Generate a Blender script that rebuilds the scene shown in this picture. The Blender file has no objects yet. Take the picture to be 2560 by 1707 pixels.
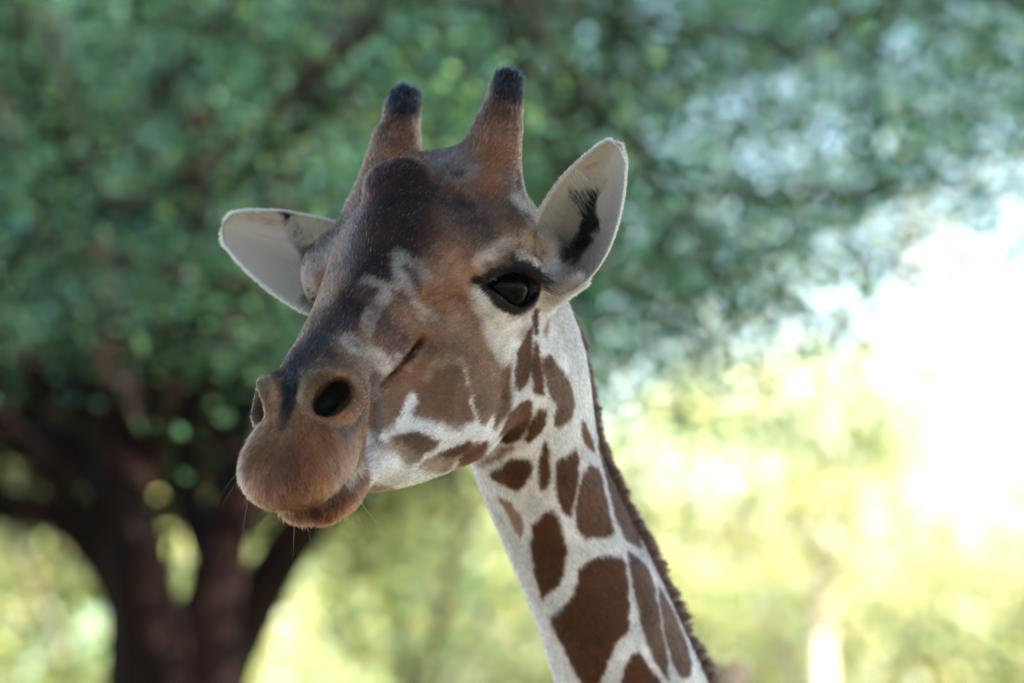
import bpy, math, random
import numpy as np
from mathutils import Vector, Matrix
R = math.radians
scene = bpy.context.scene
# ------------------------------------------------------------------ camera
PITCH = R(5.0); CAM = np.array([0.0, 0.0, 2.35]); DIST = 4.72
RIGHT = np.array([1.0, 0, 0]); FWD = np.array([0, math.cos(PITCH), math.sin(PITCH)]); DOWN = np.array([0, math.sin(PITCH), -math.cos(PITCH)])
EYES = CAM + RIGHT * -.1093 + DOWN * -.0476 + FWD * DIST          # the point between the giraffe's eyes
def view_to_world(c):                                              # giraffe's frame (cm) -> world metres
    c = np.asarray(c, float) / 100
    return EYES + c[..., 0:1] * RIGHT + c[..., 1:2] * DOWN + c[..., 2:3] * FWD
cam = bpy.data.cameras.new('camera'); cam_o = bpy.data.objects.new('camera', cam); scene.collection.objects.link(cam_o)
cam_o.location = CAM; cam_o.rotation_euler = (R(90) + PITCH, 0, 0)
cam.lens = 150; cam.sensor_width = 36; cam.clip_start = .05; cam.clip_end = 2000
cam.dof.use_dof = True; cam.dof.focus_distance = DIST - .14; cam.dof.aperture_fstop = 3.5
scene.camera = cam_o
# ------------------------------------------------------------------ sky, sun, exposure
SUN_EL = R(42); SUN_AZ = R(120)         # over the photographer's right shoulder (azimuth from +Y towards +X)
world = bpy.data.worlds.new('World'); scene.world = world; world.use_nodes = True
wn = world.node_tree.nodes; sky = wn.new('ShaderNodeTexSky'); sky.sky_type = 'NISHITA'; sky.sun_disc = False
sky.sun_elevation = SUN_EL; sky.sun_rotation = SUN_AZ; sky.air_density = 1.0; sky.dust_density = .4; sky.ozone_density = 2.0
world.node_tree.links.new(sky.outputs[0], wn['Background'].inputs[0]); wn['Background'].inputs[1].default_value = .065
sun = bpy.data.lights.new('sun', 'SUN'); sun.energy = 5.0; sun.angle = R(.5); sun.color = (1, .95, .86)
sun_o = bpy.data.objects.new('sun', sun); scene.collection.objects.link(sun_o)
sd = Vector((math.sin(SUN_AZ) * math.cos(SUN_EL), math.cos(SUN_AZ) * math.cos(SUN_EL), math.sin(SUN_EL)))
sun_o.rotation_euler = sd.to_track_quat('Z', 'Y').to_euler(); sun_o.location = (20, -8, 25)
vs = scene.view_settings; vs.view_transform = 'Standard'; vs.look = 'None'; vs.gamma = 1; vs.use_curve_mapping = False; vs.exposure = 3.12
scene.render.engine = 'CYCLES'; cy = scene.cycles
cy.use_denoising = True; cy.denoiser = 'OPENIMAGEDENOISE'; cy.max_bounces = 10; cy.diffuse_bounces = 4; cy.glossy_bounces = 3; cy.transmission_bounces = 6; cy.transparent_max_bounces = 8
cy.sample_clamp_indirect = 6; cy.use_adaptive_sampling = False; cy.caustics_reflective = False; cy.caustics_refractive = False
scene.cycles_curves.shape = 'RIBBONS'; scene.cycles_curves.subdivisions = 2
# ------------------------------------------------------------------ helpers
rng = np.random.default_rng(7); random.seed(7)
def link(o, parent=None):
    scene.collection.objects.link(o)
    if parent is not None: o.parent = parent
    return o
def empty(name, loc, label, cat, group=None):
    o = bpy.data.objects.new(name, None); o.empty_display_size = .2; o.location = loc; link(o)
    o['label'] = label; o['category'] = cat
    if group: o['group'] = group
    return o
def mesh_np(name, V, Q, mat, parent=None, smooth=True, origin=(0, 0, 0), colors=None, cname='Col'):
    """one mesh object from numpy arrays (all faces with the same corner count)"""
    V = np.asarray(V, np.float32) - np.asarray(origin, np.float32); Q = np.asarray(Q, np.int32); k = Q.shape[1]
    me = bpy.data.meshes.new(name); me.vertices.add(len(V)); me.vertices.foreach_set('co', V.ravel())
    me.loops.add(Q.size); me.loops.foreach_set('vertex_index', Q.ravel())
    me.polygons.add(len(Q)); me.polygons.foreach_set('loop_start', np.arange(len(Q), dtype=np.int32) * k)
    me.update(calc_edges=True); me.validate()
    if smooth: me.polygons.foreach_set('use_smooth', np.ones(len(me.polygons), bool))
    if colors is not None:
        at = me.attributes.new(cname, 'FLOAT_COLOR', 'POINT'); c = np.ones((len(V), 4), np.float32); c[:, :3] = colors; at.data.foreach_set('color', c.ravel())
    me.materials.append(mat)
    return link(bpy.data.objects.new(name, me), parent)
def strands(name, P, rad, col, mat, parent, origin):
    """hair: P (N,K,3) world points, rad (N,K) metres, col (N,3)"""
    N, K = P.shape[:2]; h = bpy.data.hair_curves.new(name); h.add_curves([K] * N)
    h.position_data.foreach_set('vector', (P - np.asarray(origin)).astype(np.float32).ravel())
    a = h.attributes.new('radius', 'FLOAT', 'POINT'); a.data.foreach_set('value', rad.astype(np.float32).ravel())
    a = h.attributes.new('Col', 'FLOAT_COLOR', 'CURVE'); c = np.ones((N, 4), np.float32); c[:, :3] = col; a.data.foreach_set('color', c.ravel())
    h.materials.append(mat)
    return link(bpy.data.objects.new(name, h), parent)
def nmat(name, base=(.5, .5, .5), rough=.8, spec=.3):
    m = bpy.data.materials.new(name); m.use_nodes = True; b = m.node_tree.nodes['Principled BSDF']
    b.inputs['Base Color'].default_value = (*base, 1); b.inputs['Roughness'].default_value = rough; b.inputs['Specular IOR Level'].default_value = spec
    return m, m.node_tree.nodes, m.node_tree.links, b
def vnoise(P, scale, seed=0):
    """cheap smooth value noise in -1..1"""
    q = np.asarray(P, float) * scale + seed * 17.3; i = np.floor(q).astype(np.int64); f = q - i; f = f * f * (3 - 2 * f); out = 0
    for dx in (0, 1):
        for dy in (0, 1):
            for dz in (0, 1):
                h = ((i[:, 0] + dx) * 73856093) ^ ((i[:, 1] + dy) * 19349663) ^ ((i[:, 2] + dz) * 83492791) ^ (seed * 2654435761)
                h = (h * 1103515245 + 12345) & 0x7fffffff; h = ((h >> 8) & 0xffff) / 32767.5 - 1
                out = out + h * (f[:, 0] if dx else 1 - f[:, 0]) * (f[:, 1] if dy else 1 - f[:, 1]) * (f[:, 2] if dz else 1 - f[:, 2])
    return out
f32 = np.float32
def interp_smooth(x, xs, ys):
    xs = np.array(xs, float); ys = np.array(ys, float)
    m = np.gradient(ys, xs); i = np.clip(np.searchsorted(xs, x) - 1, 0, len(xs) - 2)
    xc = np.clip(x, xs[0], xs[-1]); h = (xs[i + 1] - xs[i]); t = (xc - xs[i]) / h
    return ((2*t**3 - 3*t**2 + 1) * ys[i] + (t**3 - 2*t**2 + t) * h * m[i] + (-2*t**3 + 3*t**2) * ys[i + 1] + (t**3 - t**2) * h * m[i + 1]).astype(f32)

# ------------------------------------------------------------------ ground
gm, gn, gl, gb = nmat('dry_ground', (.26, .19, .12), .95, .1)
tn = gn.new('ShaderNodeTexNoise'); tn.inputs['Scale'].default_value = .35; tn.inputs['Detail'].default_value = 8; rp = gn.new('ShaderNodeValToRGB')
rp.color_ramp.elements[0].position = .35; rp.color_ramp.elements[0].color = (.06, .085, .03, 1); rp.color_ramp.elements[1].position = .6; rp.color_ramp.elements[1].color = (.20, .155, .105, 1)
gtc = gn.new('ShaderNodeTexCoord'); gl.new(gtc.outputs['Object'], tn.inputs['Vector']); gl.new(tn.outputs['Fac'], rp.inputs[0]); gl.new(rp.outputs[0], gb.inputs['Base Color'])
k = 41; gx = np.sign(np.linspace(-1, 1, k)) * np.abs(np.linspace(-1, 1, k)) ** 2.5 * 900
GX, GY = np.meshgrid(gx, gx + 20, indexing='ij'); gz = .25 * np.sin(GX * .21) * np.sin(GY * .17) * np.clip(np.hypot(GX, GY - 8) / 30 - .3, 0, 1)
idx = np.arange(k * k).reshape(k, k); gq = np.stack([idx[:-1, :-1], idx[1:, :-1], idx[1:, 1:], idx[:-1, 1:]], -1).reshape(-1, 4)
ground = mesh_np('ground', np.stack([GX, GY, gz], -1).reshape(-1, 3), gq, gm); ground['kind'] = 'structure'

# ------------------------------------------------------------------ trees
def leaf_mat(name, trans=.45, gloss=.35):
    m, n, l, b = nmat(name, rough=.45, spec=gloss)
    a = n.new('ShaderNodeAttribute'); a.attribute_name = 'Col'; l.new(a.outputs['Color'], b.inputs['Base Color'])
    t = n.new('ShaderNodeBsdfTranslucent'); mx = n.new('ShaderNodeMixShader'); mx.inputs[0].default_value = trans
    mul = n.new('ShaderNodeMix'); mul.data_type = 'RGBA'; mul.blend_type = 'MULTIPLY'; mul.inputs['Factor'].default_value = 1; mul.inputs['B'].default_value = (1.8, 1.75, 1.0, 1)
    l.new(a.outputs['Color'], mul.inputs['A']); l.new(mul.outputs['Result'], t.inputs['Color'])
    l.new(b.outputs[0], mx.inputs[1]); l.new(t.outputs[0], mx.inputs[2]); l.new(mx.outputs[0], n['Material Output'].inputs[0])
    return m
LEAF = leaf_mat('leaf', .4, .08); LEAF_SUN = leaf_mat('leaf_thin', .55, .25)
def bark_mat(name, c0, c1, sc=9):
    m, n, l, b = nmat(name, c0, .9, .15)
    t = n.new('ShaderNodeTexNoise'); t.inputs['Scale'].default_value = sc; t.inputs['Detail'].default_value = 6; r = n.new('ShaderNodeValToRGB'); r.color_ramp.elements[0].color = (*c0, 1); r.color_ramp.elements[1].color = (*c1, 1)
    r.color_ramp.elements[0].position = .38; r.color_ramp.elements[1].position = .66
    tc = n.new('ShaderNodeTexCoord'); mp = n.new('ShaderNodeMapping'); mp.inputs['Scale'].default_value = (1, 1, .25); l.new(tc.outputs['Object'], mp.inputs[0]); l.new(mp.outputs[0], t.inputs[0]); l.new(t.outputs['Fac'], r.inputs[0]); l.new(r.outputs[0], b.inputs['Base Color'])
    bp = n.new('ShaderNodeBump'); bp.inputs['Strength'].default_value = .6; bp.inputs['Distance'].default_value = .02; l.new(t.outputs['Fac'], bp.inputs['Height']); l.new(bp.outputs[0], b.inputs['Normal'])
    return m
BARK = bark_mat('red_brown_bark', (.003, .002, .0018), (.019, .0075, .006)); BARK2 = bark_mat('pale_bark', (.30, .25, .20), (.55, .48, .42)); BARK3 = bark_mat('grey_bark', (.05, .04, .032), (.15, .12, .10))

def tube(pts, rad, seg=12, n=26, wob=.06):
    pts = np.array(pts, float); t = np.linspace(0, len(pts) - 1, len(pts)); tt = np.linspace(0, len(pts) - 1, n)
    c = np.stack([interp_smooth(tt, t, pts[:, k]).astype(float) for k in range(3)], 1); r = np.interp(tt, t, rad)
    d = np.gradient(c, axis=0); d /= np.linalg.norm(d, axis=1)[:, None]; e = np.cross(d, [.31, .95, .05]); e /= np.linalg.norm(e, axis=1)[:, None]; f = np.cross(d, e)
    a = np.linspace(0, 2 * math.pi, seg, endpoint=False); ph = rng.uniform(0, 6)
    rr = r[:, None] * (1 + wob * np.sin(3 * a[None] + ph + tt[:, None]) + wob * .7 * np.sin(5 * a[None] + tt[:, None] * 2.1))
    V = c[:, None] + rr[..., None] * (np.cos(a)[None, :, None] * e[:, None] + np.sin(a)[None, :, None] * f[:, None])
    i = np.arange(n - 1)[:, None] * seg; j = np.arange(seg)[None]; k = (j + 1) % seg
    return V.reshape(-1, 3), np.stack([i + j, i + k, i + seg + k, i + seg + j], -1).reshape(-1, 4)
def join(parts):
    V, Q, o = [], [], 0
    for v, q in parts: V.append(v); Q.append(q + o); o += len(v)
    return np.concatenate(V), np.concatenate(Q)
def leaves(C, i, size, col, droop=.35, aspect=.5, order=.8):
    """a bent pointed leaf at every point of C; leaves of one spray (index i) lie roughly in one plane; col (N,3)"""
    n = len(C); m = int(i.max()) + 1; up = rng.normal(0, .75, (m, 3)) + [0, 0, 1]; up = up[i] * order + rng.normal(0, .5, (n, 3)); up /= np.linalg.norm(up, axis=1)[:, None]
    a = rng.normal(0, 1, (n, 3)); a[:, 2] -= droop; a -= up * (a * up).sum(1)[:, None]; a /= np.linalg.norm(a, axis=1)[:, None]; b = np.cross(up, a)
    s = (size * rng.uniform(.6, 1.3, n))[:, None]
    V = np.stack([C, C + a * s * .5 + b * s * aspect * .5 + up * s * .08, C + a * s, C + a * s * .5 - b * s * aspect * .5 + up * s * .08], 1).reshape(-1, 3)
    return V, np.arange(4 * n).reshape(n, 4), np.repeat(col, 4, 0)
def clumps(centres, per, spread):
    n = len(centres); k = rng.poisson(per, n); i = np.repeat(np.arange(n), k)
    return centres[i] + rng.normal(0, 1, (len(i), 3)) * (spread * np.array([1, 1, .55])), i
def leaf_cols(i, base, var, n):
    t = rng.normal(0, 1, (n, 1))[i % n] * var + rng.normal(0, .15, (len(i), 1)); hue = rng.normal(0, 1, (n, 1))[i % n] * .12
    return (np.array(base) * np.exp(t) * np.concatenate([1 + hue, np.ones_like(hue), 1 - hue], 1)).clip(.004, .5)

# the spreading shade tree: its trunk stands left behind the giraffe, its crown reaches out over the animal
st0 = np.array([-1.05, 13.0, 0.0])
shade = empty('shade_tree', st0, 'big spreading shade tree with red brown trunk on the left, leaves hanging overhead', 'tree')
tv = join([tube([(-1.0, 13, -.1), (-1.0, 13, .8), (-1.02, 13, 1.6), (-1.04, 13, 2.4)], [.34, .27, .24, .20], 18),
           tube([(-1.06, 12.95, 1.9), (-1.08, 12.9, 2.5), (-1.16, 12.9, 2.95), (-1.21, 12.95, 3.25), (-1.38, 13.1, 4.1), (-1.8, 13.3, 5.4)], [.13, .115, .09, .085, .085, .07]),
           tube([(-.97, 13, 1.9), (-.94, 13, 2.45), (-.87, 13.0, 2.9), (-.81, 13.1, 3.2), (-.70, 13.2, 4.1), (-.2, 13.4, 5.6)], [.14, .11, .075, .07, .075, .065])])
mesh_np('trunk', tv[0], tv[1], BARK, shade, origin=st0)
for pts, r in [([(-.95, 13.1, 2.3), (-.86, 13.1, 2.55), (-.69, 13.0, 2.85), (-.52, 12.9, 3.05), (-.2, 12.7, 3.3), (.05, 12.7, 3.6), (.2, 12.7, 4.3)], [.10, .085, .075, .07, .06, .045, .03]),
               ([(-1.10, 13, 2.45), (-1.22, 13, 2.76), (-1.38, 13, 2.94), (-1.56, 13, 2.99), (-2.1, 13, 3.1), (-3.4, 13, 3.9)], [.07, .055, .05, .048, .045, .03]),
               ([(-1.12, 13, 2.8), (-1.20, 13, 3.0), (-1.38, 13.1, 3.17), (-1.6, 13.2, 3.26), (-2.4, 13.4, 3.7), (-4, 13.6, 4.6)], [.075, .065, .06, .055, .05, .03]),
               ([(-.9, 13, 3.4), (-.7, 13.4, 4.2), (-.1, 13.9, 5.1), (1.4, 14.5, 5.9), (3.2, 15, 6.4)], [.09, .07, .05, .04, .02]),
               ([(-1.3, 13, 3.9), (-1.6, 11.6, 4.9), (-1.2, 9.8, 5.6), (.2, 7.8, 6.1), (1.8, 5.4, 6.3)], [.1, .09, .08, .06, .03]),
               ([(-1.05, 13, 2.6), (-1.3, 12.9, 2.95), (-1.5, 12.8, 3.2), (-1.75, 12.8, 3.35), (-2.2, 12.9, 3.3)], [.05, .045, .04, .03, .02]),
               ([(-1.15, 13, 3.0), (-1.05, 12.8, 3.3), (-.98, 12.7, 3.6), (-.9, 12.6, 4.2)], [.05, .04, .035, .03]),
               ([(-.9, 13, 2.75), (-1.0, 13.2, 3.0), (-1.02, 13.3, 3.3), (-1.0, 13.3, 3.8)], [.045, .04, .035, .03]),
               ([(-.85, 13.1, 3.0), (-.66, 13.0, 3.2), (-.5, 12.9, 3.28), (-.3, 12.8, 3.22)], [.045, .035, .025, .015]),
               ([(-1.25, 13, 3.25), (-1.5, 12.9, 3.42), (-1.8, 12.8, 3.45), (-2.1, 12.8, 3.38)], [.05, .04, .03, .02]),
               ([(-1.2, 13, 3.4), (-1.7, 14.4, 4.3), (-2.6, 16, 5.2), (-3.4, 18, 5.8)], [.09, .08, .06, .03])]:
    v, q = tube(pts, r, 10); mesh_np('limb', v, q, BARK, shade, origin=st0)
TWIGS = []
def crown_bottom(x, y):
    """height of the crown's hanging underside"""
    edge = np.interp(x, [-6, -2.2, -1.2, -.4, .2, .5, .8, 1.2, 1.6, 2.2, 3, 6], [3.75, 3.62, 3.55, 3.52, 3.62, 3.80, 3.94, 4.06, 4.20, 4.5, 5.0, 5.7])
    z = edge + (y - 13) * .085
    return np.where(y < 10, np.maximum(np.minimum(z, 4.6), 4.3 + (10 - y) * .12), z)
nc = 5900; cx = rng.normal(.2, 3.6, nc).clip(-9, 9); cy_ = rng.uniform(-3.5, 20, nc)
zb = crown_bottom(cx, cy_) + .10 * rng.normal(0, 1, nc)
top = 7.6 - .04 * (cx - .3) ** 2 - .012 * (cy_ - 9) ** 2
cz = zb + rng.random(nc) ** 1.5 * np.maximum(top - zb, .6)
cen = np.stack([cx, cy_, cz], 1)
thin = (cx < 1.4) & (cx > -4.5) & (cy_ > 8) & (cy_ < 14.5) & (cz > 4.8) & (rng.random(nc) < .85)          # crown thinned above its left side, out of view, to let sun in
cen = cen[~thin]
# twigs hanging loose below the crown's right edge
nf = 520; fx = np.concatenate([rng.uniform(.0, 2.2, 400), rng.normal(.42, .22, 120)]); fy = rng.uniform(11, 15, nf); cen = np.concatenate([cen, np.stack([fx, fy, crown_bottom(fx, fy) - rng.exponential(np.where(np.arange(nf) < 400, .13, .26), nf)], 1)])
nk2 = 620; bx = rng.uniform(-5, .1, nk2); by = rng.uniform(15.5, 20, nk2); cen = np.concatenate([np.stack([bx, by, crown_bottom(bx, by) + rng.uniform(0, 1.6, nk2)], 1), cen])
# twigs carrying the sprays that can be seen
for k in range(46):
    x0 = rng.uniform(-1.9, 1.4); y0 = rng.uniform(11, 15); z0 = float(crown_bottom(x0, y0)) + rng.uniform(.1, 1.2); dx = rng.normal(.15, .5); dz = rng.uniform(-.45, .1)
    TWIGS.append(tube([(x0 - dx, y0, z0 - dz + .2), (x0, y0 + .1, z0), (x0 + dx * .8, y0, z0 + dz), (x0 + dx * 1.3, y0, z0 + dz * 2.0)], [.028, .02, .013, .005], 6, 10))
v, q = join(TWIGS); mesh_np('twigs', v, q, BARK, shade, origin=st0)['kind'] = 'stuff'
# a dense bough added out of view, high right, keeping sun off the giraffe
nb = 850; e = rng.normal(0, 1, (nb, 3)); e /= np.linalg.norm(e, axis=1)[:, None]; e *= rng.random((nb, 1)) ** .4; cen = np.concatenate([np.array([3.1, 3.2, 5.9]) + e * [2.8, 2.6, 1.5], cen])
# unseen boughs added low behind the photographer, cutting front light and eye reflections
nd = 520; cen = np.concatenate([np.stack([rng.uniform(-8, 8, nd), rng.uniform(-5.5, -3.5, nd), rng.uniform(.6, 5.2, nd)], 1), cen])
nd = 560; cen = np.concatenate([np.stack([rng.uniform(6.3, 8.6, nd), rng.uniform(-4.5, 7, nd), rng.uniform(.5, 5.0, nd)], 1), cen])  # more unseen boughs added at the right, cutting side fill and eye reflection
nc = len(cen); per = np.where(cen[:, 1] > 8.5, 135.0, 55.0)
edge_h = cen[:, 2] - crown_bottom(cen[:, 0], cen[:, 1]); per = per * np.where((cen[:, 0] > .05) & (cen[:, 1] > 9) & (cen[:, 0] < 4), np.clip(.20 + .95 * edge_h, .16, 1), 1)       # thinner towards the right edge
per[-nf:] = 15
lp, li = clumps(cen, per, .21); nl = len(lp)
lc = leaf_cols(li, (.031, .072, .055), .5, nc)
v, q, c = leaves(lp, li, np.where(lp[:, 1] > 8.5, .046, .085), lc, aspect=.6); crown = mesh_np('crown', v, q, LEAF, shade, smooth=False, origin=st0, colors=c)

# ------------------------------------------------------------------ sunlit trees and bushes behind
def small_tree(name, label, cat, x, y, height, width, base, bark, ncl=520, per=26, leaf=.13, zlow=.25, lean=0, group='sunlit trees far behind the giraffe', trunk_r=.12, nb=6):
    o = np.array([x, y, 0.0]); t = empty(name, o, label, cat, group)
    v, q = join([tube([(x, y, -.1), (x + lean * .3, y, height * .3), (x + lean, y, height * .62), (x + lean * 1.3, y, height * .92)], [trunk_r, trunk_r * .8, trunk_r * .55, trunk_r * .2], 10)] +
                [tube([(x + lean * f, y, height * f * .62 + .0), (x + lean * f + dx * .5, y + dy * .5, height * (f * .62 + .14)), (x + lean + dx, y + dy, height * (f * .62 + .3))], [trunk_r * .45, trunk_r * .3, trunk_r * .12], 8, 10)
                 for f, dx, dy in [(rng.uniform(.4, .95), rng.normal(0, width * .3), rng.normal(0, width * .3)) for _ in range(nb)]])
    mesh_np('trunk', v, q, bark, t, origin=o)
    c = rng.normal(0, 1, (ncl, 3)); c /= np.linalg.norm(c, axis=1)[:, None]; c *= (rng.random((ncl, 1)) ** .45)
    lob = 1 + .25 * np.sin(np.arctan2(c[:, 1], c[:, 0]) * 3 + x) + .15 * np.sin(c[:, 2] * 5 + y)
    cz = height * (zlow + (1 - zlow) * (.5 + .5 * c[:, 2])); cc = np.stack([x + lean + c[:, 0] * width * .5 * lob, y + c[:, 1] * width * .5 * lob, cz], 1)
    lp, li = clumps(cc, per, width * .075); lc = leaf_cols(li, base, .5, ncl)
    v, q, c = leaves(lp, li, leaf, lc); mesh_np('crown', v, q, LEAF_SUN, t, smooth=False, origin=o, colors=c)
    return t
YG = (.34, .37, .27); MG = (.27, .31, .19); DG = (.020, .019, .014)  # DG: leaves coloured dark to carry the deep shade under the crown
for nm, lb, x, y, h_, w, base, bark, kw in [
    ('leafy_tree', 'bright yellow green tree behind the giraffe\'s neck, its crown touching the white sky', 1.9, 36, 5.0, 5.0, YG, BARK3, {}),
    ('leafy_tree', 'pale yellow green tree at the right edge under the white sky', 4.9, 38, 5.0, 5.5, YG, BARK3, {}),
    ('leafy_tree', 'slender tree with a sunlit pale trunk at lower right', 1.95, 27, 4.6, 3.0, YG, BARK2, dict(zlow=.74, trunk_r=.105, ncl=160, nb=1)),
    ('leafy_tree', 'soft green tree below the giraffe\'s chin, left of its neck', -1.2, 33, 5.6, 4.2, MG, BARK3, {}),
    ('leafy_tree', 'sunlit tree glowing at the lower left behind the dark trunk', -4.2, 31, 5.0, 4.4, YG, BARK3, {}),
    ('leafy_tree', 'green tree glimpsed through the gaps between the left limbs', -2.6, 28, 5.0, 3.0, MG, BARK3, {}),
    ('leafy_tree', 'small leaning tree with a thin dark trunk between chin and neck', -1.05, 18, 4.1, 1.8, MG, BARK3, dict(lean=.7, ncl=110, zlow=.6, trunk_r=.05, leaf=.09)),
    ('leafy_tree', 'yellow green tree just right of the giraffe\'s neck', 1.0, 30, 4.4, 3.2, YG, BARK3, {}),
    ('leafy_tree', 'tall wispy tree washed out by the glare at the right edge', 4.1, 44, 9.5, 8.0, YG, BARK2, dict(ncl=420, per=9, zlow=.35, leaf=.15)),
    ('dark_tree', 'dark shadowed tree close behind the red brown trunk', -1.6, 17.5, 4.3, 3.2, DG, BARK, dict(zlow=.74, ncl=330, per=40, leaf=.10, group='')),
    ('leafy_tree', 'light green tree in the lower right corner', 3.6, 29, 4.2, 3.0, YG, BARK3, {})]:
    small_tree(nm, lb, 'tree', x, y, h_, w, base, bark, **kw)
# a dark rounded fence post at the lower edge, right of the neck
po = np.array([.50, 10.0, 0.0]); pv, pq = tube([(.50, 10, -.3), (.50, 10, 1.2), (.503, 10, 2.36), (.503, 10, 2.43), (.503, 10, 2.46)], [.06, .058, .056, .05, .006], 14, 40, .03)
post = mesh_np('fence_post', pv, pq, BARK3, origin=po); post.location = po
post['label'] = 'dark weathered wooden post, its rounded top beside the giraffe\'s neck'; post['category'] = 'post'
# ------------------------------------------------------------------ giraffe: shape as an implicit surface
# head frame (cm): x towards the muzzle, y towards the animal's left, z up through the crown; origin between the eyes
f32 = np.float32
HEAD_AX = np.array([[-.4226, .8540, -.3050], [.4336, -.0973, -.8940], [-.7965, -.5060, -.3250]])   # rows: right, down, away
U_, S_, Vt_ = np.linalg.svd(HEAD_AX); HEAD_AX = U_ @ Vt_

def smin(a, b, k):
    h = np.clip(.5 + .5 * (b - a) / k, 0, 1)
    return b + (a - b) * h - k * h * (1 - h)
def smax(a, b, k):
    return -smin(-a, -b, k)

def ell(p, c, r, ax=None):
    q = p - np.array(c, f32)
    if ax is not None: q = q @ np.array(ax, f32).T
    r = np.array(r, f32)
    k0 = np.sqrt(((q / r) ** 2).sum(1)) + 1e-6
    k1 = np.sqrt(((q / (r * r)) ** 2).sum(1)) + 1e-6
    return k0 * (k0 - 1) / k1

def cone(p, a, b, ra, rb):
    a = np.array(a, f32); b = np.array(b, f32); ba = b - a
    t = np.clip(((p - a) @ ba) / (ba @ ba), 0, 1)
    return np.sqrt(((p - a - t[:, None] * ba) ** 2).sum(1)) - (ra + (rb - ra) * t)

def interp_smooth(x, xs, ys):
    xs = np.array(xs, float); ys = np.array(ys, float)
    m = np.gradient(ys, xs); i = np.clip(np.searchsorted(xs, x) - 1, 0, len(xs) - 2)
    xc = np.clip(x, xs[0], xs[-1]); h = (xs[i + 1] - xs[i]); t = (xc - xs[i]) / h
    return ((2*t**3 - 3*t**2 + 1) * ys[i] + (t**3 - 2*t**2 + t) * h * m[i] + (-2*t**3 + 3*t**2) * ys[i + 1] + (t**3 - t**2) * h * m[i + 1]).astype(f32)

def loft(p, st, n=2.3):
    st = np.array(st, float); x = p[:, 0]
    zt = interp_smooth(x, st[:, 0], st[:, 1]); zb = interp_smooth(x, st[:, 0], st[:, 2])
    w = np.maximum(interp_smooth(x, st[:, 0], st[:, 3]), .3); h = np.maximum((zt - zb) / 2, .3); zc = (zt + zb) / 2
    q = ((np.abs(p[:, 1]) / w) ** n + (np.abs(p[:, 2] - zc) / h) ** n) ** (1 / n)
    d = (q - 1) * np.minimum(w, h)
    return np.maximum(d, np.maximum(st[0, 0] - x, x - st[-1, 0]))

UPPER = [(-21, 6, -3, 4), (-17, 9.0, -6, 7.0), (-11, 10.8, -7, 9.4), (-5, 11.2, -7, 9.8), (1, 10.6, -7, 8.6), (7, 9.0, -7, 6.9), (13, 6.9, -7, 5.9),
         (19, 5.3, -7, 5.3), (23, 4.4, -7, 5.1), (26.5, 3.3, -7, 5.0), (30, 0.9, -7.2, 5.1), (32.5, -.9, -7.6, 4.7), (34.5, -2.6, -7.0, 3.2), (35.8, -3.8, -5.6, 1)]
LOWER = [(-6, -4, -14, 3.5), (-2, -2, -17.0, 5.6), (3, -2, -18.0, 6.4), (8, -2, -17.8, 6.8), (13, -3, -16.5, 6.5), (18, -4, -14.6, 5.8), (22.5, -5, -12.3, 5.0),
         (26, -6, -11.0, 4.3), (29, -7, -10.8, 3.6), (31, -8, -10.3, 2.6), (32, -8.6, -9.6, 1.2)]

def side(p):
    q = p.copy(); q[:, 1] = np.abs(q[:, 1]); return q
FAR = .8                                             # the far brow and eye stand out a little more
def side_eye(p):
    q = p.copy(); q[:, 1] = np.where(q[:, 1] < 0, -q[:, 1] - FAR, q[:, 1]); return q
def eye_c(sgn):
    return EYE_C * [1, sgn, 1] + [0, -FAR if sgn < 0 else 0, 0]

EYE_C = np.array([-1.7, 9.8, -0.7]); EYE_R = 3.0

def rotm(x, z):
    x = np.array(x, float); x /= np.linalg.norm(x); z = np.array(z, float); z -= x * (x @ z); z /= np.linalg.norm(z)
    return np.array([x, np.cross(z, x), z])

#          base, tip, way the cup opens, cup depth, upper and lower half widths along the blade
EAR_U = [0, .12, .25, .4, .55, .7, .82, .92, .98, 1.0]
EARS = {1: ((-13.0, 9.5, -2.6), (-9.1, 25.8, 11.0), (.88, .02, .40), 1.35, [1.2, 1.9, 2.8, 3.3, 3.3, 2.9, 2.4, 1.8, 1.0, .05], [4.6, 6.2, 7.0, 7.1, 6.5, 5.3, 4.0, 2.6, 1.4, .05]),
        -1: ((-12.0, -9.5, -1.8), (-6.4, -25.8, 9.3), (.86, -.12, .45), .95, [3.4, 4.0, 4.4, 4.5, 4.2, 3.7, 3.0, 2.2, 1.2, .05], [4.8, 6.4, 7.2, 7.2, 6.5, 5.3, 4.0, 2.6, 1.4, .05])}
def ear_frame(sgn):
    b, t, n = EARS[sgn][:3]
    b = np.array(b); a = np.array(t) - b; L = np.linalg.norm(a); a /= L
    n = np.array(n, float); n -= a * (a @ n); n /= np.linalg.norm(n)
    s = np.cross(n, a)
    if s[2] < 0: s = -s                                                                   # across the blade; + is the upper margin
    return b, L, a, n, s
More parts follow.
